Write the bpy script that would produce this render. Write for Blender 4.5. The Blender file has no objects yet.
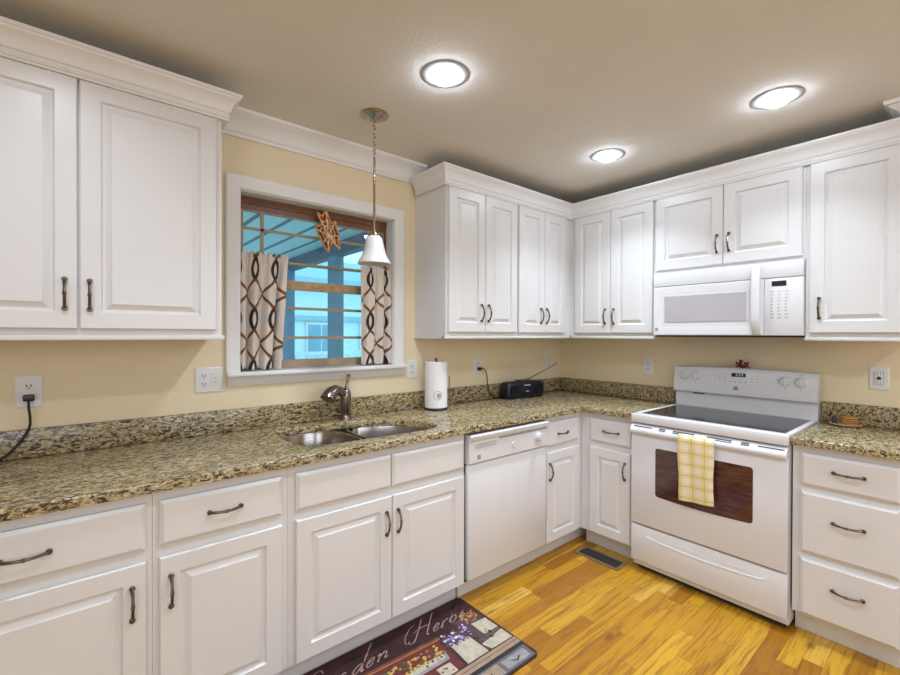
import bpy, bmesh, math, random
from mathutils import Vector, Matrix
random.seed(7)
sc = bpy.context.scene
COL = sc.collection

# ------------------------------------------------------------------ camera, world, lights, exposure
cam_d = bpy.data.cameras.new('camera')
cam_d.sensor_width = 36.0
cam_d.lens = 441.29 / 900 * 36.0
cam_d.clip_start = 0.02
cam = bpy.data.objects.new('camera', cam_d); COL.objects.link(cam)
_f = Vector((-0.641004, -0.767512, -0.006292)); _r = Vector((-0.767537, 0.640996, 0.003451)); _u = Vector((-0.001384, -0.007041, 0.999974))
cam.matrix_world = Matrix(((_r.x, _u.x, -_f.x, 3.1527), (_r.y, _u.y, -_f.y, 2.2931), (_r.z, _u.z, -_f.z, 1.3793), (0, 0, 0, 1)))
sc.camera = cam

world = bpy.data.worlds.new('world'); sc.world = world; world.use_nodes = True
wn = world.node_tree; wn.nodes.clear()
wo = wn.nodes.new('ShaderNodeOutputWorld'); wb = wn.nodes.new('ShaderNodeBackground')
wb.inputs[0].default_value = (0.27, 0.60, 0.74, 1); wb.inputs[1].default_value = 2.5
wn.links.new(wb.outputs[0], wo.inputs[0])

def area(name, loc, aim, sx, sy, power, color):
    d = bpy.data.lights.new(name, 'AREA'); d.shape = 'RECTANGLE'; d.size = sx; d.size_y = sy
    d.energy = power; d.color = color
    o = bpy.data.objects.new(name, d); COL.objects.link(o); o.location = loc
    o.rotation_euler = (Vector(aim) - Vector(loc)).to_track_quat('-Z', 'Y').to_euler()
    return o
# added fill lights behind the camera
area('rear_fill_left', (4.85, 3.6, 1.5), (0.8, 0.9, 1.3), 2.2, 1.7, 40, (0.75, 0.835, 0.98))
area('rear_fill_right', (2.3, 4.8, 1.7), (1.2, 0.3, 1.2), 2.4, 1.5, 34, (0.76, 0.845, 0.98))
def down(loc, power, spread):      # light thrown down by a ceiling lamp
    d = bpy.data.lights.new('ceiling_lamp_light', 'AREA'); d.shape = 'DISK'; d.size = 0.13; d.energy = power; d.color = (0.74, 0.84, 0.98)
    d.spread = math.radians(spread)
    o = bpy.data.objects.new('ceiling_lamp_light', d); COL.objects.link(o); o.location = loc
for xy in ((2.02, 1.71), (3.25, 0.90), (3.25, 1.71), (2.02, 3.1), (0.80, 3.1)): down((xy[0], xy[1], 2.41), 4.5 if xy[0] > 3 else 8.0, 150)
for xy in ((2.02, 0.90), (0.785, 0.892), (0.787, 1.712)): down((xy[0], xy[1], 2.40), 4.8 if xy[1] > 1.5 else 6.5, 112)
LAMP = 85.0

sc.view_settings.view_transform = 'Standard'
sc.view_settings.look = 'None'
sc.view_settings.gamma = 1.0
sc.view_settings.use_curve_mapping = False
sc.view_settings.exposure = 0.08
sc.cycles.use_denoising = True
sc.cycles.max_bounces = 10
sc.cycles.diffuse_bounces = 6
sc.cycles.sample_clamp_indirect = 6.0

# ------------------------------------------------------------------ materials
class NT:
    def __init__(s, name):
        s.m = bpy.data.materials.new(name); s.m.use_nodes = True
        s.t = s.m.node_tree; s.t.nodes.clear()
        s.out = s.t.nodes.new('ShaderNodeOutputMaterial')
        s.bs = s.n('ShaderNodeBsdfPrincipled'); s.t.links.new(s.bs.outputs[0], s.out.inputs[0])
    def n(s, typ, ins=None, **kw):
        nd = s.t.nodes.new(typ)
        for k, v in kw.items(): setattr(nd, k, v)
        for k, v in (ins or {}).items(): s.set(nd.inputs[k], v)
        return nd
    def set(s, sock, v):
        if hasattr(v, 'is_output'): s.t.links.new(v, sock)
        else: sock.default_value = v
    def p(s, **kw):
        names = dict(base='Base Color', rough='Roughness', metal='Metallic', normal='Normal', ior='IOR', trans='Transmission Weight',
                     coat='Coat Weight', em='Emission Color', es='Emission Strength', spec='Specular IOR Level', sss='Subsurface Weight', alpha='Alpha')
        for k, v in kw.items():
            if k in ('base', 'em') and isinstance(v, tuple) and len(v) == 3: v = v + (1,)
            s.set(s.bs.inputs[names[k]], v)
    def math(s, op, a, b=0.0, c=None):
        nd = s.t.nodes.new('ShaderNodeMath'); nd.operation = op
        s.set(nd.inputs[0], a); s.set(nd.inputs[1], b)
        if c is not None: s.set(nd.inputs[2], c)
        return nd.outputs[0]
    def mix(s, fac, a, b):
        nd = s.t.nodes.new('ShaderNodeMix'); nd.data_type = 'RGBA'
        if isinstance(a, tuple) and len(a) == 3: a = a + (1,)
        if isinstance(b, tuple) and len(b) == 3: b = b + (1,)
        s.set(nd.inputs['Factor'], fac); s.set(nd.inputs[6], a); s.set(nd.inputs[7], b)
        return nd.outputs[2]
    def ramp(s, fac, stops):
        nd = s.t.nodes.new('ShaderNodeValToRGB'); s.set(nd.inputs[0], fac)
        el = nd.color_ramp.elements
        while len(el) < len(stops): el.new(0.5)
        for e, (ps, c) in zip(el, stops):
            e.position = ps; e.color = (c + (1,)) if isinstance(c, tuple) else (c, c, c, 1)
        return nd.outputs[0]
    def co(s, kind='Object', scale=(1, 1, 1), rot=(0, 0, 0)):
        tc = s.n('ShaderNodeTexCoord'); mp = s.n('ShaderNodeMapping')
        s.t.links.new(tc.outputs[kind], mp.inputs[0]); mp.inputs['Scale'].default_value = scale; mp.inputs['Rotation'].default_value = rot
        return mp.outputs[0]
    def noise(s, vec, scale, detail=2.0, rough=0.5, dist=0.0, out=0):
        nd = s.n('ShaderNodeTexNoise', {'Vector': vec, 'Scale': scale, 'Detail': detail, 'Roughness': rough, 'Distortion': dist})
        return nd.outputs[out]
    def bump(s, h, strength=0.2, dist=0.01):
        return s.n('ShaderNodeBump', {'Height': h, 'Strength': strength, 'Distance': dist}).outputs[0]

def simple(name, color, rough=0.5, metal=0.0, var=0.05, scale=12.0, bump=0.0, bscale=200.0, **kw):
    t = NT(name); v = t.co()
    nz = t.noise(v, scale, 3)
    dark = tuple(c * (1 - var) for c in color); light = tuple(min(1, c * (1 + var)) for c in color)
    t.p(base=t.ramp(nz, [(0.3, dark), (0.7, light)]), rough=rough, metal=metal, **kw)
    if bump: t.p(normal=t.bump(t.noise(v, bscale, 2), bump, 0.002))
    return t.m

def emis(name, color, strength):
    t = NT(name); t.p(base=(0.8, 0.8, 0.8), em=color, es=strength); return t.m

M = {}
M['white'] = simple('white_cabinet_paint', (0.70, 0.695, 0.685), 0.33, var=0.012, scale=3)
M['groove'] = simple('cabinet_gap', (0.30, 0.28, 0.26), 0.7)
M['appliance'] = simple('white_enamel', (0.70, 0.70, 0.71), 0.22, var=0.01, scale=3)
M['appliance_grey'] = simple('pale_grey_plastic', (0.52, 0.51, 0.51), 0.4)
M['trim'] = simple('white_trim_paint', (0.76, 0.755, 0.745), 0.4, var=0.012, scale=4)
M['plastic'] = simple('white_plastic', (0.72, 0.715, 0.71), 0.35, var=0.01)
M['black'] = simple('black_plastic', (0.012, 0.012, 0.015), 0.35)
M['black_cloth'] = simple('black_speaker_cloth', (0.006, 0.006, 0.008), 0.8, spec=0.2)
M['blue_black'] = simple('blue_black_plastic', (0.006, 0.006, 0.013), 0.25)
M['dark'] = simple('dark_slot', (0.03, 0.028, 0.028), 0.6)
M['grey'] = simple('grey_print', (0.28, 0.28, 0.29), 0.5)
M['lgrey'] = simple('light_grey_print', (0.40, 0.395, 0.39), 0.5)
M['pewter'] = simple('antique_pewter', (0.17, 0.135, 0.105), 0.3, metal=1.0, var=0.35, scale=60)
M['bronze_metal'] = simple('brushed_dark_nickel', (0.27, 0.225, 0.20), 0.22, metal=1.0, var=0.15, scale=30)
M['nickel'] = simple('polished_nickel', (0.42, 0.35, 0.27), 0.18, metal=1.0, var=0.08, scale=30)
M['brown_frame'] = simple('dark_brown_window_wood', (0.16, 0.065, 0.026), 0.4, var=0.25, scale=25)
M['tan_frame'] = simple('tan_window_vinyl', (0.34, 0.25, 0.16), 0.45, var=0.12, scale=20)
M['rod'] = simple('brass_rod', (0.36, 0.27, 0.16), 0.35, metal=0.4)
M['glassblack'] = simple('black_cooktop_glass', (0.028, 0.028, 0.032), 0.10, var=0.1, spec=0.3)
M['amber'] = simple('amber_straw', (0.62, 0.29, 0.08), 0.6, var=0.4, scale=60)
M['maroon_straw'] = simple('maroon_straw', (0.16, 0.03, 0.02), 0.6, var=0.3, scale=60)
M['cream_straw'] = simple('cream_straw', (0.75, 0.50, 0.27), 0.6, var=0.2, scale=60)
M['red'] = simple('red_glaze', (0.12, 0.005, 0.006), 0.25)
M['pink'] = simple('pink_glaze', (0.75, 0.35, 0.32), 0.3)
M['gold'] = simple('honey_wicker', (0.42, 0.20, 0.05), 0.5, var=0.3, scale=80)
M['tray'] = simple('pale_tray', (0.50, 0.36, 0.16), 0.35, var=0.15, scale=30)
M['paper'] = simple('paper_towel', (0.82, 0.80, 0.79), 0.9, var=0.02, bump=0.3, bscale=300)
M['wrap_grey'] = simple('wrapper_grey', (0.36, 0.35, 0.35), 0.5)
M['silver_print'] = simple('silver_print', (0.45, 0.45, 0.5), 0.3)
M['blue_glass'] = simple('blue_glaze', (0.03, 0.035, 0.05), 0.2)
M['register'] = simple('bronze_register', (0.17, 0.115, 0.045), 0.45, metal=0.0)
M['green_led'] = emis('green_display_digits', (0.15, 0.5, 0.2), 0.35)

t = NT('steel_brushed'); v = t.co(scale=(3, 3, 200))
t.p(base=t.ramp(t.noise(v, 3, 3), [(0.3, (0.30, 0.28, 0.265)), (0.7, (0.44, 0.41, 0.39))]), metal=1.0, rough=0.2); M['steel'] = t.m

t = NT('beige_wall_paint'); v = t.co()
t.p(base=t.ramp(t.noise(v, 3, 3), [(0.3, (0.75, 0.635, 0.43)), (0.7, (0.78, 0.66, 0.45))]), rough=0.55,
    normal=t.bump(t.noise(v, 180, 3), 0.08, 0.002)); M['wall'] = t.m
t = NT('ceiling_paint'); v = t.co()
t.p(base=t.ramp(t.noise(v, 4, 3), [(0.3, (0.72, 0.70, 0.65)), (0.7, (0.75, 0.73, 0.68))]), rough=0.9,
    normal=t.bump(t.noise(v, 90, 4), 0.35, 0.004)); M['ceiling'] = t.m

def granite(name):
    t = NT(name)
    v = t.co(scale=(0.5, 1.1, 1.1), rot=(0.5, 0.35, 0.3))
    big = t.noise(v, 9, 4, 0.6, 0.6)
    mid = t.noise(v, 75, 4, 0.65, 1.2)
    fine = t.noise(v, 120, 3, 0.6, 0.5)
    fl2 = t.noise(v, 105, 3, 0.6, 1.5)
    base = t.ramp(mid, [(0.30, (0.20, 0.125, 0.055)), (0.44, (0.38, 0.28, 0.115)), (0.58, (0.56, 0.47, 0.245)), (0.75, (0.66, 0.60, 0.42))])
    c1 = t.mix(t.ramp(big, [(0.42, 0.0), (0.70, 0.55)]), base, (0.54, 0.49, 0.38))
    brown = t.ramp(fl2, [(0.41, 1.0), (0.49, 0.0)])
    c2 = t.mix(t.math('MULTIPLY', brown, 0.75), c1, (0.15, 0.072, 0.03))
    vo = t.n('ShaderNodeTexVoronoi', {'Vector': v, 'Scale': 115.0, 'Randomness': 1.0})
    nb = t.noise(v, 80, 4, 0.7, 1.0, 0)
    blk = t.ramp(t.math('ADD', nb, t.math('MULTIPLY', vo.outputs[0], -0.12)), [(0.385, 1.0), (0.435, 0.0)])
    sh = t.n('ShaderNodeMapping', {'Vector': v}); sh.inputs['Location'].default_value = (7.3, 2.2, 5.1)
    blk2 = t.ramp(t.noise(sh.outputs[0], 95, 3, 0.6, 0.8), [(0.30, 1.0), (0.37, 0.0)])
    c3 = t.mix(t.math('MULTIPLY', t.math('MAXIMUM', blk, blk2), 0.9), c2, (0.018, 0.015, 0.013))
    c4 = t.mix(t.ramp(fine, [(0.62, 0.0), (0.72, 0.5)]), c3, (0.70, 0.64, 0.50))
    t.p(base=c4, rough=0.2, spec=0.42)
    return t.m
M['granite'] = granite('granite_gold')

# hardwood strip floor: planks run along x
t = NT('oak_strip_floor')
tc = t.n('ShaderNodeTexCoord'); sx = t.n('ShaderNodeSeparateXYZ', {0: tc.outputs['Object']})
W = 0.070
yr = t.math('DIVIDE', sx.outputs[1], W); row = t.math('FLOOR', yr)
r1 = t.n('ShaderNodeTexWhiteNoise', {'W': row}, noise_dimensions='1D').outputs[0]
r2 = t.n('ShaderNodeTexWhiteNoise', {'W': t.math('ADD', row, 71.3)}, noise_dimensions='1D').outputs[0]
ln = t.math('MULTIPLY_ADD', r2, 0.35, 0.42)
xr = t.math('DIVIDE', t.math('MULTIPLY_ADD', r1, 3.0, sx.outputs[0]), ln); cl = t.math('FLOOR', xr)
idv = t.n('ShaderNodeCombineXYZ', {0: cl, 1: row, 2: 3.7})
wn_ = t.n('ShaderNodeTexWhiteNoise', {'Vector': idv.outputs[0]}, noise_dimensions='3D')
rc = wn_.outputs[0]
cv = t.n('ShaderNodeCombineXYZ', {0: t.math('MULTIPLY_ADD', rc, 9.0, t.math('MULTIPLY', sx.outputs[0], 2.2)), 1: t.math('MULTIPLY', sx.outputs[1], 34.0), 2: t.math('MULTIPLY', rc, 31.0)})
grain = t.noise(cv.outputs[0], 1.6, 5, 0.62, 0.9)
fineg = t.noise(cv.outputs[0], 7.0, 3, 0.6, 0.3)
tone = t.ramp(rc, [(0.0, (0.28, 0.105, 0.008)), (0.15, (0.42, 0.195, 0.013)), (0.5, (0.53, 0.275, 0.018)), (0.85, (0.60, 0.34, 0.030)), (1.0, (0.64, 0.40, 0.075))])
dk = t.ramp(grain, [(0.34, 0.78), (0.53, 0.0)])
c = t.mix(dk, tone, (0.22, 0.075, 0.012))
c = t.mix(t.ramp(fineg, [(0.55, 0.0), (0.75, 0.25)]), c, (0.30, 0.12, 0.02))
kn = t.n('ShaderNodeTexVoronoi', {'Vector': t.co(scale=(1.2, 3.0, 1)), 'Scale': 1.7})
c = t.mix(t.ramp(kn.outputs[0], [(0.03, 0.75), (0.10, 0.0)]), c, (0.13, 0.045, 0.012))
fy = t.math('FRACT', yr); fx = t.math('FRACT', xr)
ey = t.math('MINIMUM', fy, t.math('SUBTRACT', 1.0, fy))
ex = t.math('MULTIPLY', t.math('MINIMUM', fx, t.math('SUBTRACT', 1.0, fx)), 6.0)
gap = t.ramp(t.math('MINIMUM', ey, ex), [(0.0, 1.0), (0.028, 0.0)])
c = t.mix(t.math('MULTIPLY', gap, 0.6), c, (0.16, 0.06, 0.012))
t.p(base=c, spec=0.35, rough=t.ramp(grain, [(0.2, 0.38), (0.8, 0.28)]), normal=t.bump(gap, -0.25, 0.002)); M['floor'] = t.m

# curtain cloth with a printed lattice (UV in metres of cloth)
t = NT('lattice_print_cloth')
tc = t.n('ShaderNodeTexCoord'); sx = t.n('ShaderNodeSeparateXYZ', {0: tc.outputs['UV']})
P, L = 0.150, 0.50
ph = t.math('MULTIPLY', sx.outputs[1], 2 * math.pi / L)
wv = t.math('MULTIPLY', t.math('COSINE', ph), 0.63)
uu = t.math('DIVIDE', sx.outputs[0], P)
def wline(sgn, off):
    q = t.math('FRACT', t.math('ADD', t.math('ADD', uu, t.math('MULTIPLY', wv, sgn)), off))
    return t.math('ABSOLUTE', t.math('SUBTRACT', q, 0.5))
dmin = t.math('MINIMUM', wline(1.0, 0.0), wline(-1.0, 0.0))
line = t.ramp(dmin, [(0.054, 1.0), (0.076, 0.0)])
blackish = t.ramp(t.math('ABSOLUTE', t.math('COSINE', ph)), [(0.72, 0.0), (0.85, 1.0)])
lc = t.mix(blackish, (0.16, 0.055, 0.018), (0.022, 0.010, 0.010))
t.p(base=t.mix(line, (0.63, 0.56, 0.49), lc), rough=0.85, normal=t.bump(t.noise(t.co('UV'), 900, 2), 0.1, 0.001)); M['curtain'] = t.m

# yellow plaid towel
t = NT('yellow_plaid_cloth')
tc = t.n('ShaderNodeTexCoord'); sx = t.n('ShaderNodeSeparateXYZ', {0: tc.outputs['UV']})
def band(s_, per, off, lo, hi):
    q = t.math('FRACT', t.math('ADD', t.math('DIVIDE', s_, per), off))
    return t.math('MULTIPLY', t.math('GREATER_THAN', q, lo), t.math('LESS_THAN', q, hi))
a1 = band(sx.outputs[0], 0.062, 0.15, 0.0, 0.55); b1 = band(sx.outputs[1], 0.058, 0.0, 0.0, 0.55)
c = t.mix(t.math('MULTIPLY', a1, 0.55), (0.80, 0.70, 0.62), (0.74, 0.60, 0.13))
c = t.mix(t.math('MULTIPLY', b1, 0.55), c, (0.74, 0.60, 0.13))
l1 = band(sx.outputs[0], 0.062, 0.15, 0.24, 0.31); l2 = band(sx.outputs[1], 0.058, 0.0, 0.24, 0.31)
c = t.mix(t.math('MULTIPLY', t.math('MAXIMUM', l1, l2), 0.6), c, (0.38, 0.28, 0.20))
t.p(base=c, rough=0.9, normal=t.bump(t.noise(t.co('UV'), 500, 2), 0.3, 0.002)); M['towel'] = t.m

# window glass
t = NT('window_glass')
gl = t.n('ShaderNodeBsdfGlass', {'Color': (0.95, 0.98, 1, 1), 'Roughness': 0.0, 'IOR': 1.45})
t.t.links.new(gl.outputs[0], t.out.inputs[0]); M['glass'] = t.m

t = NT('opal_glass'); t.p(base=(0.62, 0.60, 0.57), rough=0.35, trans=0.15, sss=0.0); M['opal'] = t.m
M['ring'] = simple('satin_grey_ring', (0.34, 0.34, 0.34), 0.5)
M['lens'] = emis('lit_lens', (0.74, 0.85, 1.0), LAMP)
t = NT('oven_glass'); v = t.co(scale=(1, 6, 40))
t.p(base=t.ramp(t.noise(v, 2, 2), [(0.3, (0.050, 0.018, 0.015)), (0.7, (0.115, 0.045, 0.034))]), rough=0.06, spec=0.8); M['oven_glass'] = t.m  # reddish streaks put the room's reflection into the glass colour
t = NT('microwave_screen'); v = t.co()
sw = t.n('ShaderNodeTexWave', {'Vector': v, 'Scale': 60.0}, bands_direction='Z')
t.p(base=t.mix(sw.outputs[0], (0.42, 0.40, 0.41), (0.47, 0.45, 0.46)), rough=0.18); M['mw_screen'] = t.m

# outdoors
M['porch_blue'] = simple('porch_blue_paint', (0.42, 0.55, 0.60), 0.6)
M['post_blue'] = simple('post_grey_blue', (0.16, 0.23, 0.31), 0.6)
M['beam_blue'] = simple('beam_dark_blue', (0.07, 0.10, 0.14), 0.6)
M['out_white'] = simple('pale_siding', (0.80, 0.84, 0.86), 0.6)
M['out_win'] = simple('outdoor_window_glass', (0.25, 0.42, 0.52), 0.15)
M['ground'] = simple('pale_ground', (0.55, 0.58, 0.58), 0.9)
t = NT('porch_ceiling_boards'); v = t.co()
sw = t.n('ShaderNodeSeparateXYZ', {0: v})
q = t.math('FRACT', t.math('DIVIDE', sw.outputs[0], 0.24))
t.p(base=t.mix(t.ramp(q, [(0.16, 1.0), (0.20, 0.0)]), (0.55, 0.64, 0.64), (0.10, 0.15, 0.17)), rough=0.6); M['porch_ceil'] = t.m

# ------------------------------------------------------------------ mesh helpers
W_ = lambda a, d, h: (a, d, h)      # built against the window wall (y = 0)
R_ = lambda a, d, h: (d, a, h)      # built against the range wall (x = 0)

class MB:
    def __init__(s, fr=W_):
        s.bm = bmesh.new(); s.fr = fr; s.uv = None
    def v(s, p): return s.bm.verts.new(s.fr(*p))
    def face(s, vs, m=0):
        try:
            f = s.bm.faces.new(vs); f.material_index = m; return f
        except ValueError: return None
    def box(s, a0, a1, d0, d1, h0, h1, m=0, bev=0.0, seg=2):
        c = [s.v((a, d, h)) for h in (h0, h1) for d in (d0, d1) for a in (a0, a1)]
        fs = [s.face([c[i] for i in q], m) for q in ((0, 2, 3, 1), (4, 5, 7, 6), (0, 1, 5, 4), (2, 6, 7, 3), (0, 4, 6, 2), (1, 3, 7, 5))]
        if bev:
            es = {e for f in fs for e in f.edges}
            r = bmesh.ops.bevel(s.bm, geom=list(es), offset=bev, segments=seg, profile=0.5, affect='EDGES')
            for f in r['faces']: f.material_index = m
        return s
    def loft(s, rings, m=0, cap0=True, cap1=True, closed=True):
        vr = [[s.v(p) for p in r] for r in rings]
        n = len(vr[0])
        for k in range(len(vr) - 1):
            for i in range(n if closed else n - 1):
                j = (i + 1) % n
                s.face([vr[k][i], vr[k][j], vr[k + 1][j], vr[k + 1][i]], m)
        if cap0: s.face(vr[0][::-1], m)
        if cap1: s.face(vr[-1], m)
        return s
    def lathe(s, c, prof, n=24, m=0, axis='h', cap0=True, cap1=True, sq=1.0):
        rings = []
        for r, z in prof:
            ring = []
            for i in range(n):
                t_ = 2 * math.pi * i / n; x, y = r * math.cos(t_), r * math.sin(t_) * sq
                ring.append({'h': (c[0] + x, c[1] + y, c[2] + z), 'd': (c[0] + x, c[1] + z, c[2] + y), 'a': (c[0] + z, c[1] + x, c[2] + y)}[axis])
            rings.append(ring)
        return s.loft(rings, m, cap0, cap1)
    def tube(s, pts, r, n=8, m=0, sm=0):
        pts = [Vector(p) for p in pts]
        if sm: pts = catmull(pts, sm)
        k = len(pts); rr = r if isinstance(r, (list, tuple)) else [r] * k
        if len(rr) != k:
            rr = [rr[min(len(rr) - 1, int(i * len(rr) / k))] for i in range(k)]
        rings = []; prev = None
        for i, p in enumerate(pts):
            tg = (pts[min(i + 1, k - 1)] - pts[max(i - 1, 0)]).normalized()
            if prev is None:
                ref = Vector((0, 0, 1)) if abs(tg.z) < 0.9 else Vector((1, 0, 0))
                nx = tg.cross(ref).normalized()
            else:
                nx = (prev - tg * prev.dot(tg)).normalized()
            prev = nx; ny = tg.cross(nx)
            rings.append([tuple(p + (nx * math.cos(2 * math.pi * j / n) + ny * math.sin(2 * math.pi * j / n)) * rr[i]) for j in range(n)])
        return s.loft(rings, m)
    def extrude(s, poly, a0, a1, m=0):          # poly of (d, h) swept along a
        return s.loft([[(a0, d, h) for d, h in poly], [(a1, d, h) for d, h in poly]], m)
    def slab(s, poly, h0, h1, m=0):             # poly of (a, d)
        return s.loft([[(a, d, h0) for a, d in poly], [(a, d, h1) for a, d in poly]], m)
    def plate(s, poly, d0, d1, m=0):            # poly of (a, h)
        return s.loft([[(a, d0, h) for a, h in poly], [(a, d1, h) for a, h in poly]], m)
    def ringloft(s, a0, a1, h0, h1, prof, m=0):  # prof of (inset, depth)
        rings = [[(a0 + i, d, h0 + i), (a1 - i, d, h0 + i), (a1 - i, d, h1 - i), (a0 + i, d, h1 - i)] for i, d in prof]
        return s.loft(rings, m)
    def grid(s, fn, ns, nt, m=0, uvf=None):
        if uvf and not s.uv: s.uv = s.bm.loops.layers.uv.new('UVMap')
        vs = [[s.v(fn(i / ns, j / nt)) for i in range(ns + 1)] for j in range(nt + 1)]
        for j in range(nt):
            for i in range(ns):
                f = s.face([vs[j][i], vs[j][i + 1], vs[j + 1][i + 1], vs[j + 1][i]], m)
                if uvf and f:
                    for lp, (p, q) in zip(f.loops, ((i, j), (i + 1, j), (i + 1, j + 1), (i, j + 1))):
                        lp[s.uv].uv = uvf(p / ns, q / nt)
        return s
    def sphere(s, c, r, n=12, m=0, sc_=(1, 1, 1)):
        k = max(4, n // 2)
        rings = []
        for j in range(1, k):
            t_ = math.pi * j / k
            rings.append([(c[0] + r * sc_[0] * math.sin(t_) * math.cos(2 * math.pi * i / n), c[1] + r * sc_[1] * math.sin(t_) * math.sin(2 * math.pi * i / n), c[2] - r * sc_[2] * math.cos(t_)) for i in range(n)])
        return s.loft(rings, m)
    def build(s, name, mats, parent=None, angle=35, norm=True):
        org = Vector((0, 0, 0)); q = parent
        while q is not None: org += q.location; q = q.parent
        if norm: bmesh.ops.recalc_face_normals(s.bm, faces=s.bm.faces)
        for vv in s.bm.verts: vv.co -= org
        me = bpy.data.meshes.new(name); s.bm.to_mesh(me); s.bm.free()
        for mm in (mats if isinstance(mats, (list, tuple)) else [mats]): me.materials.append(mm)
        if angle:
            for pl in me.polygons: pl.use_smooth = True
            me.set_sharp_from_angle(angle=math.radians(angle))
        o = bpy.data.objects.new(name, me); COL.objects.link(o)
        if parent: o.parent = parent
        return o

def catmull(pts, k):
    out = []
    for i in range(len(pts) - 1):
        p0, p1, p2, p3 = pts[max(i - 1, 0)], pts[i], pts[i + 1], pts[min(i + 2, len(pts) - 1)]
        for j in range(k):
            t_ = j / k
            out.append(0.5 * ((2 * p1) + (p2 - p0) * t_ + (2 * p0 - 5 * p1 + 4 * p2 - p3) * t_ ** 2 + (3 * p1 - p0 - 3 * p2 + p3) * t_ ** 3))
    out.append(pts[-1]); return out

def rrect(a0, a1, h0, h1, r, n=5):
    pts = []
    for cx, cy, s0 in ((a1 - r, h1 - r, 0), (a0 + r, h1 - r, 90), (a0 + r, h0 + r, 180), (a1 - r, h0 + r, 270)):
        for i in range(n + 1):
            t_ = math.radians(s0 + 90 * i / n); pts.append((cx + r * math.cos(t_), cy + r * math.sin(t_)))
    return pts

def chaikin(p, k=2):
    for _ in range(k):
        q = []
        for i in range(len(p)):
            a, b = p[i], p[(i + 1) % len(p)]
            q += [(a[0] * .75 + b[0] * .25, a[1] * .75 + b[1] * .25), (a[0] * .25 + b[0] * .75, a[1] * .25 + b[1] * .75)]
        p = q
    return p

def tag(o, label, cat, group=None):
    o['label'] = label; o['category'] = cat
    if group: o['group'] = group
    return o
def thing(name, label, cat, loc, group=None):
    o = bpy.data.objects.new(name, None); COL.objects.link(o); o.location = loc; o.empty_display_size = 0.1
    return tag(o, label, cat, group)
def struct(o): o['kind'] = 'structure'; return o

def sweep(prof, path, name, mat_, parent=None):
    # prof of (outward, height); path of (x, y) with the outside on its right
    P_ = [Vector(p) for p in path]; n = len(P_)
    nr = []
    for i in range(n - 1):
        d = (P_[i + 1] - P_[i]).normalized(); nr.append(Vector((d.y, -d.x)))
    off = []
    for i in range(n):
        if i == 0: off.append(nr[0])
        elif i == n - 1: off.append(nr[-1])
        else:
            b = nr[i - 1] + nr[i]; off.append(b / (1 + nr[i - 1].dot(nr[i])))
    mb = MB()
    mb.loft([[(P_[i].x + off[i].x * o, P_[i].y + off[i].y * o, h) for o, h in prof] for i in range(n)])
    return mb.build(name, mat_, parent, angle=30)

# ------------------------------------------------------------------ room shell
H = 2.434
XR, YR = 5.0, 5.0
struct(MB().box(-0.1, XR, -0.1, YR, -0.1, 0).build('floor', M['floor'], angle=0))
struct(MB().box(-0.1, XR, -0.1, YR, H, H + 0.1).build('ceiling', M['ceiling'], angle=0))
WX0, WX1, WZ0, WZ1 = 1.689, 2.564, 1.180, 2.078
wl = MB()
wl.box(-0.1, WX0, -0.12, 0, 0, H); wl.box(WX1, XR, -0.12, 0, 0, H); wl.box(WX0, WX1, -0.12, 0, 0, WZ0); wl.box(WX0, WX1, -0.12, 0, WZ1, H)
struct(wl.build('wall_window', M['wall'], angle=0))
struct(MB().box(-0.1, 0, 0, YR, 0, H).build('wall_right', M['wall'], angle=0))
struct(MB().box(XR, XR + 0.1, -0.1, YR, 0, H).build('wall_left', M['wall'], angle=0))
struct(MB().box(-0.1, XR + 0.1, YR, YR + 0.1, 0, H).build('wall_rear', M['wall'], angle=0))

# ceiling crown moulding over the window
cprof = [(0.0005, 2.325), (0.012, 2.325), (0.014, 2.338), (0.022, 2.346), (0.024, 2.352), (0.030, 2.370), (0.042, 2.390), (0.058, 2.404), (0.072, 2.411), (0.076, 2.416), (0.086, 2.420), (0.090, 2.4335), (0.0005, 2.4335)]
struct(sweep(cprof, [(2.74, 0), (1.50, 0)], 'trim_1', M['trim']))

# window
win = bpy.data.objects.new('window_1', None); COL.objects.link(win); win.location = (2.12, 0, WZ0); struct(win)
cs = MB()   # picture-frame casing with mitred corners, open at the sill
pr = [(0.0, 0.0005), (0.0, 0.012), (0.006, 0.017), (0.030, 0.017), (0.036, 0.020), (0.060, 0.022), (0.066, 0.018), (0.066, 0.0005)]
lf = [[(WX1 + o, d, 1.197) for o, d in pr], [(WX1 + o, d, WZ1 + o) for o, d in pr], [(WX0 - o, d, WZ1 + o) for o, d in pr], [(WX0 - o, d, 1.197) for o, d in pr]]
cs.loft(lf); cs.build('casing', M['trim'], win)
sl = MB().box(1.608, 2.630, -0.0, 0.050, 1.176, 1.197, bev=0.006); sl.box(WX0, WX1, -0.115, 0.001, 1.181, 1.197)
sl.build('sill', M['trim'], win)
MB().extrude([(0.0005, 1.130), (0.012, 1.130), (0.016, 1.140), (0.022, 1.146), (0.026, 1.160), (0.040, 1.1755), (0.0005, 1.1755)], 1.622, 2.622).build('apron', M['trim'], win)
jb = MB(); jb.box(WX1 - 0.004, WX1, -0.115, 0.0, 1.197, WZ1); jb.box(WX0, WX0 + 0.004, -0.115, 0.0, 1.197, WZ1); jb.box(WX0, WX1, -0.115, 0, WZ1 - 0.004, WZ1)
jb.build('jamb', M['trim'], win)
fr = MB()
fr.box(WX0 + 0.004, WX1 - 0.004, -0.112, -0.074, 2.040, 2.074); fr.box(WX0 + 0.004, WX1 - 0.004, -0.112, -0.082, 2.012, 2.040)
fr.box(WX0 + 0.004, WX0 + 0.016, -0.112, -0.078, 1.197, 2.040); fr.box(WX1 - 0.016, WX1 - 0.004, -0.112, -0.078, 1.197, 2.040)
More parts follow.
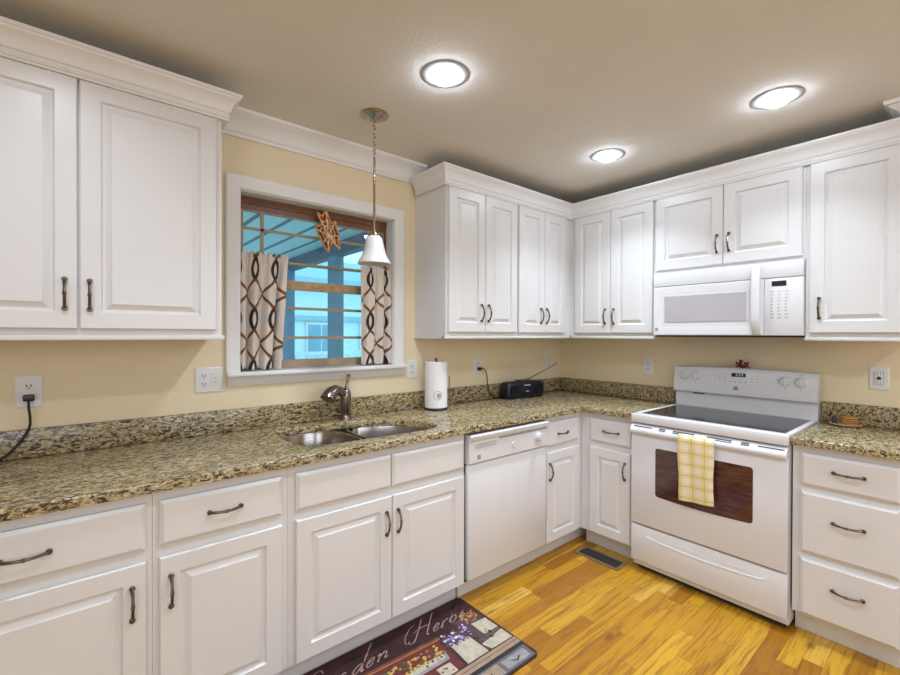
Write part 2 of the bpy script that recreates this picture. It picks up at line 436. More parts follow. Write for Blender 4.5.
fr.build('frame', M['brown_frame'], win, angle=0)
su = MB()
x0, x1 = WX0 + 0.016, WX1 - 0.016
su.box(x0, x1, -0.108, -0.088, 2.004, 2.012); su.box(x0, x0 + 0.022, -0.108, -0.088, 1.62, 2.004); su.box(x1 - 0.022, x1, -0.108, -0.088, 1.62, 2.004)
su.build('upper_sash', M['tan_frame'], win, angle=0)
ls = MB()
ls.box(x0, x0 + 0.026, -0.104, -0.082, 1.197, 1.62); ls.box(x1 - 0.026, x1, -0.104, -0.082, 1.197, 1.62); ls.box(x0, x1, -0.104, -0.080, 1.199, 1.243)
ls.build('lower_sash', M['tan_frame'], win, angle=0)
MB().box(x0, x1, -0.106, -0.078, 1.618, 1.668, bev=0.003).build('meeting_rail', simple('oak_meeting_rail', (0.40, 0.26, 0.13), 0.4, var=0.2, scale=30), win)
for nm, b in (('muntin', (x0, x1, 1.911, 1.925)), ('muntin', (x0, x1, 1.752, 1.764)), ('muntin', (x0, x1, 1.512, 1.527)), ('muntin', (x0, x1, 1.353, 1.368)),
              ('muntin', (2.425, 2.441, 1.668, 2.004)), ('muntin', (1.800, 1.814, 1.668, 2.004)), ('muntin', (2.425, 2.439, 1.243, 1.618)), ('muntin', (1.800, 1.814, 1.243, 1.618))):
    MB().box(b[0], b[1], -0.101, -0.089, b[2], b[3]).build(nm, M['tan_frame'], win, angle=0)
MB().box(x0, x1, -0.0965, -0.0935, 1.243, 2.004).build('glass', M['glass'], win, angle=0)

# ------------------------------------------------------------------ outdoors beyond the window
struct(MB().box(-14, 9, -16, -0.13, -0.7, -0.6).build('ground', M['ground'], angle=0))
pc = thing('porch_roof', 'blue boarded porch ceiling outside the window', 'porch', (2.8, -3.2, -0.6))
MB().box(1.08, 5.5, -6.5, -0.14, 2.30, 2.35).build('ceiling_boards', M['porch_ceil'], pc, angle=0)
MB().box(1.10, 1.20, -6.5, -0.14, 2.17, 2.30).build('beam', M['beam_blue'], pc, angle=0)
for y_ in (-1.92, -3.25, -5.4):
    MB().box(1.12, 1.20, y_ - 0.10, y_ + 0.10, -0.6, 2.17).build('post', M['post_blue'], pc, angle=0)
hs = thing('neighbour_house', 'pale house with white trimmed windows seen through the window', 'house', (-1.5, -8.5, -0.6))
MB().box(-7, 2.2, -9.3, -8.5, -0.6, 2.9).build('wall', M['out_white'], hs, angle=0)
MB().loft([[(-7.4, -8.2, 2.62), (2.6, -8.2, 2.62), (2.6, -9.5, 3.3), (-7.4, -9.5, 3.3)], [(-7.4, -8.2, 2.78), (2.6, -8.2, 2.78), (2.6, -9.5, 3.46), (-7.4, -9.5, 3.46)]]).build('roof', M['porch_blue'], hs, angle=0)
MB().box(-7, 2.2, -8.49, -8.42, 1.72, 1.84).build('trim_board', M['porch_blue'], hs, angle=0)
for a, b, c_, d_ in ((-0.35, 0.25, 0.6, 1.62), (0.55, 1.15, 0.6, 1.62), (-1.9, -1.2, 0.9, 1.62), (-3.6, -2.7, 0.9, 1.62), (-0.6, 0.0, 1.95, 2.5), (0.4, 1.2, 1.95, 2.5), (-3.6, -2.9, 1.95, 2.5)):
    w = MB().box(a - .06, b + .06, -8.49, -8.45, c_ - .06, d_ + .06).build('window', M['trim'], hs, angle=0)
    wp = MB().box(a, (a + b) / 2 - .02, -8.448, -8.44, c_, d_); wp.box((a + b) / 2 + .02, b, -8.448, -8.44, c_, d_); wp.build('pane', M['out_win'], w, angle=0)
rl = thing('porch_railing', 'white porch railing outside the window', 'railing', (0.4, -4.6, -0.6))
rb = MB(); rb.box(-4, 1.0, -5.06, -5.0, 1.02, 1.08); rb.box(-4, 1.0, -5.06, -5.0, 0.3, 0.35); rb.build('rail', M['out_white'], rl, angle=0)
for k in range(26):
    MB().box(-4 + k * 0.19, -3.96 + k * 0.19, -5.05, -5.01, 0.35, 1.02).build('baluster', M['out_white'], rl, angle=0)
for x_ in (-4, -1.5, 0.95): MB().box(x_, x_ + 0.09, -5.075, -4.985, -0.6, 1.12).build('newel_post', M['out_white'], rl, angle=0)

# ------------------------------------------------------------------ cabinet parts
DOORP = [(0, 0.0), (0, 0.016), (0.0035, 0.0195), (0.057, 0.0195), (0.0595, 0.0150), (0.063, 0.0105), (0.069, 0.0095), (0.087, 0.0175), (0.0885, 0.0190)]
DRAWP = [(0, 0.0), (0, 0.0105), (0.002, 0.0120), (0.009, 0.0165), (0.012, 0.0195)]
def door(fr_, a0, a1, h0, h1, d0, parent, name='door'):
    return MB(fr_).ringloft(a0, a1, h0, h1, [(i, d0 + d) for i, d in DOORP]).build(name, M['white'], parent, angle=25)
def drawer(fr_, a0, a1, h0, h1, d0, parent, name='drawer'):
    return MB(fr_).ringloft(a0, a1, h0, h1, [(i, d0 + d) for i, d in DRAWP]).build(name, M['white'], parent, angle=25)

# bow handle, built once: along Z, standing out along +Y
hb = MB(); n = 20; pts = []; rad = []
for i in range(n + 1):
    t_ = -1 + 2 * i / n
    pts.append((0, 0.007 + 0.021 * (1 - t_ * t_) ** 0.8, 0.048 * t_))
    r_ = 0.0042 + 0.0012 * abs(t_) ** 2
    if abs(t_) < 0.09: r_ = 0.0068
    elif abs(t_) < 0.2: r_ = 0.0048
    rad.append(r_)
hb.tube(pts, rad, 8)
for s_ in (-1, 1):
    hb.lathe((0, 0, 0.049 * s_), [(0.0075, 0.0), (0.0075, 0.004), (0.0085, 0.008), (0.006, 0.012), (0.001, 0.0125)], 10, axis='d')
_h0 = hb.build('handle', M['pewter'])
HMESH = _h0.data; bpy.data.objects.remove(_h0)
def handle(fr_, a, d, h, parent, horiz=False, rootloc=None):
    o = bpy.data.objects.new('handle', HMESH); COL.objects.link(o); o.parent = parent
    org = Vector((0, 0, 0)); q = parent
    while q is not None: org += q.location; q = q.parent
    o.location = Vector(fr_(a, d, h)) - org
    rot = Matrix.Rotation(math.radians(90), 3, 'Y') if horiz else Matrix.Identity(3)
    if fr_ is R_: rot = Matrix.Rotation(math.radians(-90), 3, 'Z') @ rot
    o.rotation_euler = rot.to_euler()
    return o

def upper(fr_, a0, a1, h0, h1, doors, label, rail=True, handles=(), d0=0.305, dtop=2.247, dbot=1.395):
    r = thing('upper_cabinet', label, 'cabinet', fr_((a0 + a1) / 2, 0, h0), 'white upper cabinets')
    g = 0.0
    MB(fr_).box(a0 + g, a1 - g, 0.001, d0, h0, h1).build('body', M['white'], r, angle=0)
    ds = []
    for (x0_, x1_) in doors: ds.append(door(fr_, x0_, x1_, dbot, dtop, d0, r))
    for k, (a, h) in handles: handle(fr_, a, d0 + 0.0195, h, ds[k])
    return r
def rail(fr_, r, a0, a1, d0=0.305, side=None):
    mb = MB(fr_).box(a0, a1, d0 - 0.022, d0 + 0.010, 1.356, 1.374, bev=0.003)
    if side is not None: mb.box(*side)
    mb.build('light_rail', M['white'], r)

UB = 1.3745
r = upper(W_, 2.712, 3.62, UB, 2.262, [(3.163, 3.606), (2.734, 3.157)], 'large white two-door upper cabinet left of the window', handles=[(0, (3.196, 1.513)), (1, (3.131, 1.511))])
rail(W_, r, 2.702, 3.62, side=(2.702, 2.718, 0.002, 0.300, 1.356, 1.374))
r = upper(W_, 0.912, 1.528, UB, 2.262, [(1.222, 1.515), (0.924, 1.218)], 'white two-door upper cabinet right of the window, its side panel facing the window', handles=[(0, (1.258, 1.514)), (1, (1.197, 1.514))])
rail(W_, r, 0.912, 1.538, side=(1.522, 1.538, 0.002, 0.300, 1.356, 1.374))
r = upper(W_, 0.001, 0.911, UB, 2.262, [(0.638, 0.906), (0.387, 0.634)], 'narrow white two-door upper cabinet on the window wall above the radio', handles=[(0, (0.681, 1.514)), (1, (0.618, 1.514))])
rail(W_, r, 0.32, 0.911)
r = upper(R_, 0.306, 0.951, UB, 2.262, [(0.355, 0.643), (0.647, 0.943)], 'white two-door upper cabinet between the inner corner and the microwave', handles=[(0, (0.609, 1.512)), (1, (0.674, 1.511))])
rail(R_, r, 0.32, 0.950)
r = upper(R_, 0.952, 1.724, 1.774, 2.262, [(0.962, 1.346), (1.350, 1.712)], 'short white two-door cabinet above the microwave', handles=[(0, (1.318, 1.911)), (1, (1.380, 1.913))], dbot=1.791)
r = upper(R_, 1.725, 2.094, UB, 2.262, [(1.742, 2.084)], 'white single-door upper cabinet right of the microwave', handles=[(0, (1.782, 1.518))])
rail(R_, r, 1.722, 2.094)
r = thing('tall_cabinet', 'taller white cabinet top reaching the ceiling at the right edge', 'cabinet', (0.16, 2.5, 1.8))
MB(R_).box(2.0955, 2.95, 0.001, 0.305, 1.80, 2.432).build('body', M['white'], r, angle=0)
door(R_, 2.115, 2.52, 1.82, 2.31, 0.305, r); door(R_, 2.53, 2.93, 1.82, 2.31, 0.305, r)
sweep([(0.0008, 2.3515), (0.010, 2.3515), (0.012, 2.356), (0.022, 2.360), (0.030, 2.374), (0.045, 2.392), (0.065, 2.405), (0.070, 2.412), (0.082, 2.416), (0.085, 2.4325), (0.0008, 2.4325)],
      [(0.305, 2.95), (0.305, 2.0955), (0.0, 2.0955)][::-1], 'crown_moulding', M['trim'], r)

ucrown = [(0.0008, 2.248), (0.021, 2.248), (0.021, 2.256), (0.026, 2.259), (0.026, 2.266), (0.021, 2.270), (0.023, 2.276), (0.029, 2.280), (0.031, 2.294), (0.037, 2.310), (0.047, 2.323), (0.057, 2.330), (0.059, 2.336), (0.064, 2.338), (0.064, 2.350), (0.0008, 2.350)]
o = sweep(ucrown, [(1.528, 0.03), (1.528, 0.305), (0.305, 0.305), (0.305, 2.0945)], 'crown_moulding', M['trim'])
tag(o, 'white crown moulding running around the inner corner on top of the upper cabinets', 'crown moulding', 'cabinet crown mouldings')
o = sweep(ucrown, [(3.62, 0.305), (2.712, 0.305), (2.712, 0.03)], 'crown_moulding', M['trim'])
tag(o, 'white crown moulding on top of the upper cabinet left of the window', 'crown moulding', 'cabinet crown mouldings')

# base cabinets
FD = 0.61
def base(fr_, a0, a1, label, hollow=False, lo=None):
    r = thing('base_cabinet', label, 'cabinet', fr_((a0 + a1) / 2, 0.3, 0), 'white base cabinets')
    g = 0.0; a0 += g; a1 -= g
    mb = MB(fr_)
    if hollow:
        mb.box(a0, a1, 0.001, FD, 0.105, 0.655); mb.box(a0, a1, FD - 0.02, FD, 0.655, 0.880); mb.box(a0, a0 + 0.018, 0.001, FD - 0.02, 0.655, 0.880); mb.box(a1 - 0.018, a1, 0.001, FD - 0.02, 0.655, 0.880)
    else: mb.box(a0, a1, 0.001, FD, 0.105, 0.880)
    mb.build('body', M['white'], r, angle=0)
    MB(fr_).box(a0, a1, 0.02, 0.547, 0.0, 0.105).build('toe_kick', M['white'], r, angle=0)
    return r
DT, DB, RT, RB = 0.664, 0.114, 0.845, 0.700
r = base(W_, 2.981, 3.575, 'white base cabinet at the left edge, drawer above a door')
f = drawer(W_, 2.999, 3.548, RB, RT, FD, r); handle(W_, 3.272, FD + .0195, 0.770, f, True)
f = door(W_, 2.999, 3.548, DB, DT, FD, r); handle(W_, 3.034, FD + .0195, 0.547, f)
r = base(W_, 2.551, 2.980, 'white base cabinet just left of the sink cabinet, drawer above a single door')
f = drawer(W_, 2.576, 2.963, RB, RT, FD, r); handle(W_, 2.772, FD + .0195, 0.776, f, True)
f = door(W_, 2.576, 2.963, DB, DT, FD, r); handle(W_, 2.932, FD + .0195, 0.552, f)
r = base(W_, 1.652, 2.550, 'wide white sink base cabinet with two doors under two plain drawer fronts', hollow=True)
drawer(W_, 2.096, 2.523, RB, RT, FD, r, 'false_drawer_front'); drawer(W_, 1.663, 2.090, RB, RT, FD, r, 'false_drawer_front')
f = door(W_, 2.0945, 2.523, DB, DT, FD, r); handle(W_, 2.124, FD + .0195, 0.548, f)
f = door(W_, 1.663, 2.0905, DB, DT, FD, r); handle(W_, 2.064, FD + .0195, 0.547, f)
r = base(W_, 0.001, 1.002, 'narrow white base cabinet between the dishwasher and the inner corner')
f = drawer(W_, 0.668, 0.994, RB, RT, FD, r); handle(W_, 0.840, FD + .0195, 0.770, f, True)
f = door(W_, 0.668, 0.994, DB, DT, FD, r); handle(W_, 0.972, FD + .0195, 0.548, f)
r = base(R_, 0.6115, 0.975, 'narrow white base cabinet between the inner corner and the range')
f = drawer(R_, 0.684, 0.958, RB, RT, FD, r); handle(R_, 0.836, FD + .0195, 0.776, f, True)
f = door(R_, 0.684, 0.958, DB, DT, FD, r); handle(R_, 0.927, FD + .0195, 0.553, f)
r = base(R_, 1.744, 2.118, 'white base cabinet with three stacked drawers right of the range')
for b_, t_, hh in ((RB, RT, 0.781), (0.395, 0.674, 0.559), (0.110, 0.368, 0.264)):
    f = drawer(R_, 1.775, 2.098, b_, t_, FD, r); handle(R_, 1.941, FD + .0195, hh, f, True)

# ------------------------------------------------------------------ countertops
def counter(name, label, outer, hole, splash, loc):
    r = thing(name, label, 'countertop', loc, 'granite countertops')
    bm = bmesh.new(); CT, CB = 0.914, 0.881
    def loop(pts, z):
        vs = [bm.verts.new((p[0], p[1], z)) for p in pts]
        return [bm.edges.new((vs[i], vs[(i + 1) % len(vs)])) for i in range(len(vs))]
    es = loop(outer, CB)
    if hole: es += loop(hole, CB)
    res = bmesh.ops.triangle_fill(bm, use_beauty=True, edges=es)
    fs = [g for g in res['geom'] if isinstance(g, bmesh.types.BMFace)]
    ex = bmesh.ops.extrude_face_region(bm, geom=fs)
    for g in ex['geom']:
        if isinstance(g, bmesh.types.BMVert): g.co.z = CT
    top = {g for g in ex['geom'] if isinstance(g, bmesh.types.BMFace)}
    be = [e for e in bm.edges if sum(1 for f in e.link_faces if f in top) == 1]
    bmesh.ops.recalc_face_normals(bm, faces=bm.faces)
    bmesh.ops.bevel(bm, geom=be, offset=0.007, segments=3, profile=0.5, affect='EDGES')
    mb = MB(); mb.bm.free(); mb.bm = bm
    mb.build('slab', M['granite'], r, angle=30)
    for s_ in splash:
        MB().box(*s_, bev=0.003).build('backsplash', M['granite'], r)
    return r
hole = chaikin([(2.462, 0.20), (2.44, 0.125), (2.335, 0.112), (2.184, 0.124), (2.053, 0.145), (1.919, 0.197), (1.809, 0.283), (1.735, 0.40), (1.735, 0.505), (1.80, 0.556), (1.95, 0.556), (2.138, 0.545), (2.404, 0.530), (2.462, 0.46)], 2)
counter('granite_countertop', 'long L-shaped granite countertop running under the window and around the corner to the range',
        [(3.66, 0.001), (3.66, 0.645), (0.645, 0.645), (0.645, 0.974), (0.001, 0.974), (0.001, 0.001)], hole,
        [(0.001, 3.66, 0.001, 0.020, 0.9145, 1.020), (0.001, 0.020, 0.0205, 0.974, 0.9145, 1.020)], (2.0, 0.3, 0.881))
counter('granite_countertop', 'short granite countertop over the three drawers right of the range',
        [(0.001, 1.743), (0.645, 1.743), (0.645, 2.118), (0.001, 2.118)], None,
        [(0.001, 0.020, 1.743, 2.118, 0.9145, 1.020)], (0.32, 1.94, 0.881))

# sink
sk = thing('kitchen_sink', 'undermount double-bowl stainless steel sink below the window', 'sink', (2.1, 0.33, 0.66))
def bowl(poly, name):
    poly = chaikin(poly, 2); cx = sum(p[0] for p in poly) / len(poly); cy = sum(p[1] for p in poly) / len(poly)
    def rg(k, z): return [(cx + (x - cx) * k, cy + (y - cy) * k, z) for x, y in poly]
    mb = MB()
    mb.loft([rg(1.045, 0.8795), rg(1.0, 0.8795), rg(0.98, 0.870), rg(0.955, 0.73), rg(0.92, 0.70), rg(0.85, 0.688), rg(0.2, 0.684), rg(0.2, 0.678), rg(0.87, 0.680), rg(0.95, 0.695), rg(0.985, 0.73), rg(1.01, 0.868), rg(1.045, 0.873)], cap0=False, cap1=False)
    vs = mb.bm.verts[:]; nn = len(poly)
    for i in range(nn): mb.bm.faces.new([vs[i], vs[(i + 1) % nn], vs[12 * nn + (i + 1) % nn], vs[12 * nn + i]])
    b = mb.build(name, M['steel'], sk, angle=50)
    MB().lathe((cx, cy, 0.679), [(0.045, 0.0), (0.045, 0.007), (0.038, 0.009), (0.034, 0.004), (0.0, 0.004)][:-1], 20).build('drain', M['bronze_metal'], b)
bowl([(2.480, 0.10), (2.125, 0.10), (2.125, 0.545), (2.480, 0.545)], 'bowl')
bowl([(2.095, 0.115), (1.93, 0.165), (1.79, 0.27), (1.715, 0.39), (1.715, 0.54), (1.80, 0.572), (2.095, 0.572)], 'bowl')

# faucet
fa = thing('kitchen_faucet', 'dark nickel single-lever faucet behind the sink', 'faucet', (2.048, 0.085, 0.914))
MB().lathe((2.048, 0.085, 0.9142), [(0.031, 0), (0.031, 0.006), (0.027, 0.012), (0.0255, 0.03), (0.0265, 0.05), (0.028, 0.09), (0.029, 0.125), (0.028, 0.150), (0.022, 0.163), (0.010, 0.169)], 24).build('body', M['bronze_metal'], fa)
MB().tube([(2.060, 0.090, 1.050), (2.085, 0.096, 1.074), (2.115, 0.106, 1.083), (2.143, 0.117, 1.074), (2.163, 0.126, 1.056), (2.172, 0.131, 1.042)], [0.021, 0.024, 0.029, 0.034, 0.038, 0.040], 16).build('spout', M['bronze_metal'], fa, angle=60)
MB().tube([(2.046, 0.090, 1.080), (2.043, 0.086, 1.098), (2.034, 0.076, 1.118), (2.024, 0.066, 1.138), (2.019, 0.062, 1.152), (2.016, 0.060, 1.158)], [0.014, 0.0085, 0.0075, 0.0085, 0.012, 0.007], 10).build('lever', M['bronze_metal'], fa, angle=60)

# ------------------------------------------------------------------ dishwasher
dw = thing('dishwasher', 'white dishwasher under the counter right of the sink cabinet', 'dishwasher', (1.325, 0.3, 0))
A0, A1 = 1.006, 1.640
MB().box(A0 + .004, A1 - .004, 0.03, 0.600, 0.1, 0.868).build('tub', M['dark'], dw, angle=0)
MB().box(A0, A1, 0.601, 0.632, 0.118, 0.711, bev=0.006).build('door', M['appliance'], dw)
cp = MB(); cp.loft([[(a, d, h) for d, h in ((0.601, 0.715), (0.634, 0.715), (0.640, 0.722), (0.641, 0.830), (0.648, 0.838), (0.652, 0.858), (0.646, 0.866), (0.601, 0.866))] for a in (A0, A1)])
panel = cp.build('control_panel', M['appliance'], dw)
pg = MB()
for k in range(2): pg.box(1.447, 1.60, 0.6405, 0.6425, 0.806 - k * .014, 0.818 - k * .014)
pg.build('vent', M['appliance_grey'], panel, angle=0)
MB().box(1.02, 1.425, 0.6405, 0.6440, 0.822, 0.830).build('latch_slot', M['grey'], panel, angle=0)
MB().lathe((1.305, 0.6405, 0.770), [(0.017, 0), (0.017, 0.003), (0.014, 0.004), (0.013, 0.002), (0.002, 0.002)], 20, axis='d').build('button', M['appliance'], panel)
kb = MB().lathe((1.100, 0.6405, 0.785), [(0.030, 0), (0.030, 0.004), (0.024, 0.006), (0.022, 0.022), (0.018, 0.025), (0.002, 0.025)], 24, axis='d'); kb.box(1.096, 1.104, 0.662, 0.672, 0.762, 0.808, bev=0.002)
kb.build('knob', M['appliance'], panel)
MB().box(1.563, 1.585, 0.6405, 0.6418, 0.735, 0.758).build('badge', M['grey'], panel, angle=0)
MB().box(A0, A1, 0.52, 0.551, 0.0, 0.112).build('toe_panel', M['white'], dw, angle=0)

# ------------------------------------------------------------------ range
rg = thing('range', 'white freestanding electric range with black glass cooktop', 'stove', (0.33, 1.365, 0))
V0, V1 = 0.983, 1.738
bd = MB(R_); bd.box(V0 + .002, V1 - .002, 0.025, 0.628, 0.030, 0.870)
bd.build('body', M['appliance'], rg, angle=0)
MB(R_).box(V0 + .02, V1 - .02, 0.06, 0.60, 0.0, 0.030).build('gap_shade_box', M['dark'], rg, angle=0)  # dark box standing in for the shaded gap under the range
tp = MB(R_)
tp.ringloft  # cooktop frame: four bevelled rails around the glass
G0, G1, GD0, GD1 = 1.014, 1.712, 0.100, 0.605
for q in ((V0, V1, 0.606, 0.667), (V0, V1, 0.070, 0.099)): tp.box(q[0], q[1], q[2], q[3], 0.871, 0.9215, bev=0.008)
for q in ((V0, G0 - .001), (G1 + .001, V1)): tp.box(q[0], q[1], 0.099, 0.606, 0.871, 0.9215, bev=0.004)
tp.build('cooktop_frame', M['appliance'], rg)
MB(R_).box(G0, G1, GD0, GD1, 0.900, 0.9195).build('cooktop_glass', M['glassblack'], rg, angle=0)
bk = MB(R_)
bk.box(V0 + .004, V1 - .004, 0.022, 0.069, 0.871, 1.012)
bk.build('backguard', M['appliance'], rg, angle=0)
NS = 16; rings = []
for i in range(NS + 1):
    a = V0 + (V1 - V0) * i / NS; arch = 0.010 * (1 - (2 * i / NS - 1) ** 2)
    rings.append([(a, d, h) for d, h in ((0.022, 1.012), (0.092, 1.012), (0.100, 1.018), (0.101, 1.040), (0.082, 1.158 + arch), (0.074, 1.168 + arch), (0.060, 1.172 + arch), (0.022, 1.172 + arch))])
cpn = MB(R_).loft(rings).build('control_panel', M['appliance'], rg)
def pd(h): return 0.101 - (h - 1.040) * 0.019 / 0.122
for a in (1.053, 1.120, 1.591, 1.665):
    h = 1.120
    k = MB(R_).lathe((a, pd(h) - .002, h), [(0.030, 0.0), (0.030, 0.004), (0.025, 0.007), (0.023, 0.020), (0.020, 0.023), (0.002, 0.023)], 24, axis='d')
    k.box(a - .004, a + .004, pd(h) + .018, pd(h) + .030, h - .022, h + .022, bev=0.002)
    k.build('knob', M['appliance'], cpn)
def key(*q_): MB(R_).box(*q_).build('panel_mark', M['lgrey'], cpn, angle=0)
for a in (1.053, 1.120, 1.591, 1.665):
    key(a - .003, a + .003, pd(1.078) - .004, pd(1.078) + .0012, 1.076, 1.082); key(a - .003, a + .003, pd(1.160) - .004, pd(1.160) + .0012, 1.158, 1.163)
for i in range(2):
    for j in range(3): key(1.252 + i * .028, 1.264 + i * .028, pd(1.14) - .005, pd(1.14 - j * .018) + .0012, 1.138 - j * .018, 1.142 - j * .018)
    for j in range(3): key(1.425 + i * .028, 1.437 + i * .028, pd(1.14) - .005, pd(1.14 - j * .018) + .0012, 1.138 - j * .018, 1.142 - j * .018)
for j in range(4): key(1.31 + j * .028, 1.320 + j * .028, pd(1.10) - .004, pd(1.10) + .0012, 1.096, 1.102)
ln = MB(R_); ho = rrect(1.232, 1.482, 1.076, 1.162, 0.010)
for i in range(len(ho)):
    p_, q_ = ho[i], ho[(i + 1) % len(ho)]
    ln.tube([(p_[0], pd(p_[1]), p_[1]), (q_[0], pd(q_[1]), q_[1])], 0.0007, 5)
ln.build('panel_outline', M['lgrey'], cpn)
ds = MB(R_).loft([[(a, pd(h) - .003, h) for a, h in ((1.322, 1.128), (1.398, 1.128), (1.398, 1.151), (1.322, 1.151))], [(a, pd(h) + .0015, h) for a, h in ((1.322, 1.128), (1.398, 1.128), (1.398, 1.151), (1.322, 1.151))]]).build('clock_display', M['black'], cpn, angle=0)
dg = MB(R_)
for x_ in (1.346, 1.362, 1.376):
    for (a, b, c_, d_) in ((0, .007, 0, .0015), (0, .007, .006, .0075), (.0055, .007, 0, .0135), (0, .007, .012, .0135)):
        dg.box(x_ + a, x_ + b, pd(1.14), pd(1.14) + .0026, 1.133 + c_, 1.133 + d_)
dg.build('digits', M['green_led'], ds, angle=0)
MB(R_).box(1.338, 1.360, 0.095, 0.1022, 1.048, 1.070).build('badge', M['grey'], cpn, angle=0)
MB(R_).box(1.095, 1.165, 0.060, 0.0705, 1.001, 1.008).build('vent_slot', M['dark'], rg, angle=0)
# oven door
od = MB(R_).box(V0 + .002, V1 - .002, 0.629, 0.664, 0.284, 0.812, bev=0.005).build('oven_door', M['appliance'], rg)
wp = []
for a, h in rrect(1.128, 1.600, 0.470, 0.742, 0.014, 4):
    if h < 0.5: h -= 0.009 * (1 - ((a - 1.364) / 0.236) ** 2)
    wp.append((a, h))
wq = wp[:]
# extra points along the bottom so that it bows
out = []
for i, p_ in enumerate(wp):
    out.append(p_); q_ = wp[(i + 1) % len(wp)]
    if p_[1] < 0.5 and q_[1] < 0.5 and abs(p_[0] - q_[0]) > 0.2:
        for k in range(1, 12):
            a = p_[0] + (q_[0] - p_[0]) * k / 12; out.append((a, 0.470 - 0.009 * (1 - ((a - 1.364) / 0.236) ** 2)))
ow = MB(R_).plate(out, 0.655, 0.6655).build('oven_window', M['oven_glass'], od, angle=0)
hp = [(0.629, 0.864), (0.648, 0.864), (0.664, 0.858), (0.679, 0.842), (0.685, 0.832), (0.686, 0.822), (0.681, 0.814), (0.668, 0.8125), (0.629, 0.8125)]
hd = MB(R_).extrude(hp, V0 + .003, V1 - .003).build('door_handle', M['appliance'], od, angle=40)
def slope_box(a0, a1, t0, t1):     # thin dark slot lying on the sloping top of the handle
    p0 = Vector((0.664, 0.858)); p1 = Vector((0.679, 0.842)); nrm = Vector((0.016, 0.015)).normalized() * 0.0012
    q = [p0.lerp(p1, t0) - nrm, p0.lerp(p1, t1) - nrm, p0.lerp(p1, t1) + nrm, p0.lerp(p1, t0) + nrm]
    MB(R_).extrude([tuple(z) for z in q], a0, a1).build('vent_slot', M['dark'], hd, angle=0)
slope_box(1.005, 1.110, 0.25, 0.55); slope_box(1.620, 1.725, 0.25, 0.55)
for a0, a1 in ((1.150, 1.185), (1.225, 1.335), (1.395, 1.510), (1.550, 1.585)):
    slope_box(a0, a1, 0.10, 0.40); slope_box(a0, a1, 0.55, 0.85)
dr = MB(R_)   # storage drawer with a scooped pull
dr.box(V0 + .002, V1 - .002, 0.629, 0.662, 0.068, 0.274, bev=0.005)
drw = dr.build('storage_drawer', M['appliance'], rg)
sp = []
for i in range(25):
    t_ = i / 24; a = 1.080 + 0.575 * t_; w_ = math.sin(math.pi * t_) ** 0.35
    cy = 0.226 - 0.010 * (1 - (2 * t_ - 1) ** 2)
    sp.append([(a, d, h) for d, h in ((0.655, cy + 0.013 * w_ + .001), (0.664, cy + 0.012 * w_ + .001), (0.6605, cy + 0.006 * w_), (0.6615, cy - .004 * w_), (0.668, cy - 0.012 * w_ - .001), (0.655, cy - 0.013 * w_ - .001))])
MB(R_).loft(sp).build('drawer_pull', M['appliance'], drw, angle=60)

# towel over the oven handle
tw = MB(R_)
prof = [(0.676, 0.905)]
path = [Vector((0.673, 0.852)), Vector((0.682, 0.8425)), Vector((0.6895, 0.834)), Vector((0.6915, 0.820)), Vector((0.6915, 0.80))]
def towel(a0, a1, bot, dof, sk_):
    L0 = 0.052; TL = L0 + 0.80 - bot
    def fn(s, t_):
        dist = t_ * TL; q = 0; acc = 0
        for i in range(4):
            sl_ = (path[i + 1] - path[i]).length
            if dist <= acc + sl_ or i == 3 and dist <= acc + sl_:
                pt = path[i].lerp(path[i + 1], (dist - acc) / sl_); break
            acc += sl_
        else: pt = Vector((0.6915, 0.80 - (dist - acc)))
        drop = max(0, 0.83 - pt.y)
        wave = 0.004 * math.sin(s * 9 + 1) * min(1, drop * 8)
        a = a0 + (a1 - a0) * s + sk_ * drop * (1 - 0.4 * s) + 0.004 * math.sin(drop * 25) * (s - .5)
        return (a, pt.x + dof + wave + 0.004 * min(1, drop * 6), pt.y + 0.012 * (s - 0.5) * min(1, drop * 4))
    tw.grid(fn, 24, 60, uvf=lambda s, t_: (s * (a1 - a0), -t_ * TL))
towel(1.262, 1.432, 0.500, 0.006, 0.04)
towel(1.285, 1.438, 0.585, 0.002, 0.0)
o = tw.build('dish_towel', M['towel'], angle=80, norm=False)
md = o.modifiers.new('thickness', 'SOLIDIFY'); md.thickness = 0.0025; md.offset = 0
tag(o, 'yellow and cream plaid dish towel hanging on the oven handle', 'towel')

# ------------------------------------------------------------------ microwave
mw = thing('microwave', 'white over-the-range microwave mounted below the short cabinet', 'microwave', (0.2, 1.365, 1.38))
m0, m1, mz0, mz1, mf = 0.959, 1.7235, 1.381, 1.7725, 0.322
MB(R_).box(m0, m1, 0.002, mf, mz0, mz1).build('body', M['appliance'], mw, angle=0)
MB(R_).box(m0 + .01, m1 - .01, 0.02, mf - .005, mz0 - .010, mz0 - .0005).build('underside_panel', M['dark'], mw, angle=0)
vg = MB(R_).box(m0, m1, mf + .0005, 0.3460, 1.686, mz1, bev=0.004)
vg.build('vent_panel', M['appliance'], mw)
dor = MB(R_); dor.ringloft(m0, 1.5540, mz0, 1.683, [(0, mf + .0005), (0, 0.3420), (0.004, 0.3460), (0.045, 0.3460), (0.050, 0.3435), (0.052, 0.3435)])
door_ = dor.build('door', M['appliance'], mw)
MB(R_).box(1.0320, 1.4690, 0.3380, 0.3465, 1.462, 1.618).build('door_window', M['mw_screen'], door_, angle=0)
wf = MB(R_); wf.box(1.0280, 1.4730, 0.3380, 0.3472, 1.618, 1.6225, 0); wf.box(1.0280, 1.0320, 0.3380, 0.3472, 1.462, 1.6225); wf.box(1.4690, 1.4730, 0.3380, 0.3472, 1.462, 1.6225)
wf.build('window_border', M['appliance_grey'], door_, angle=0)
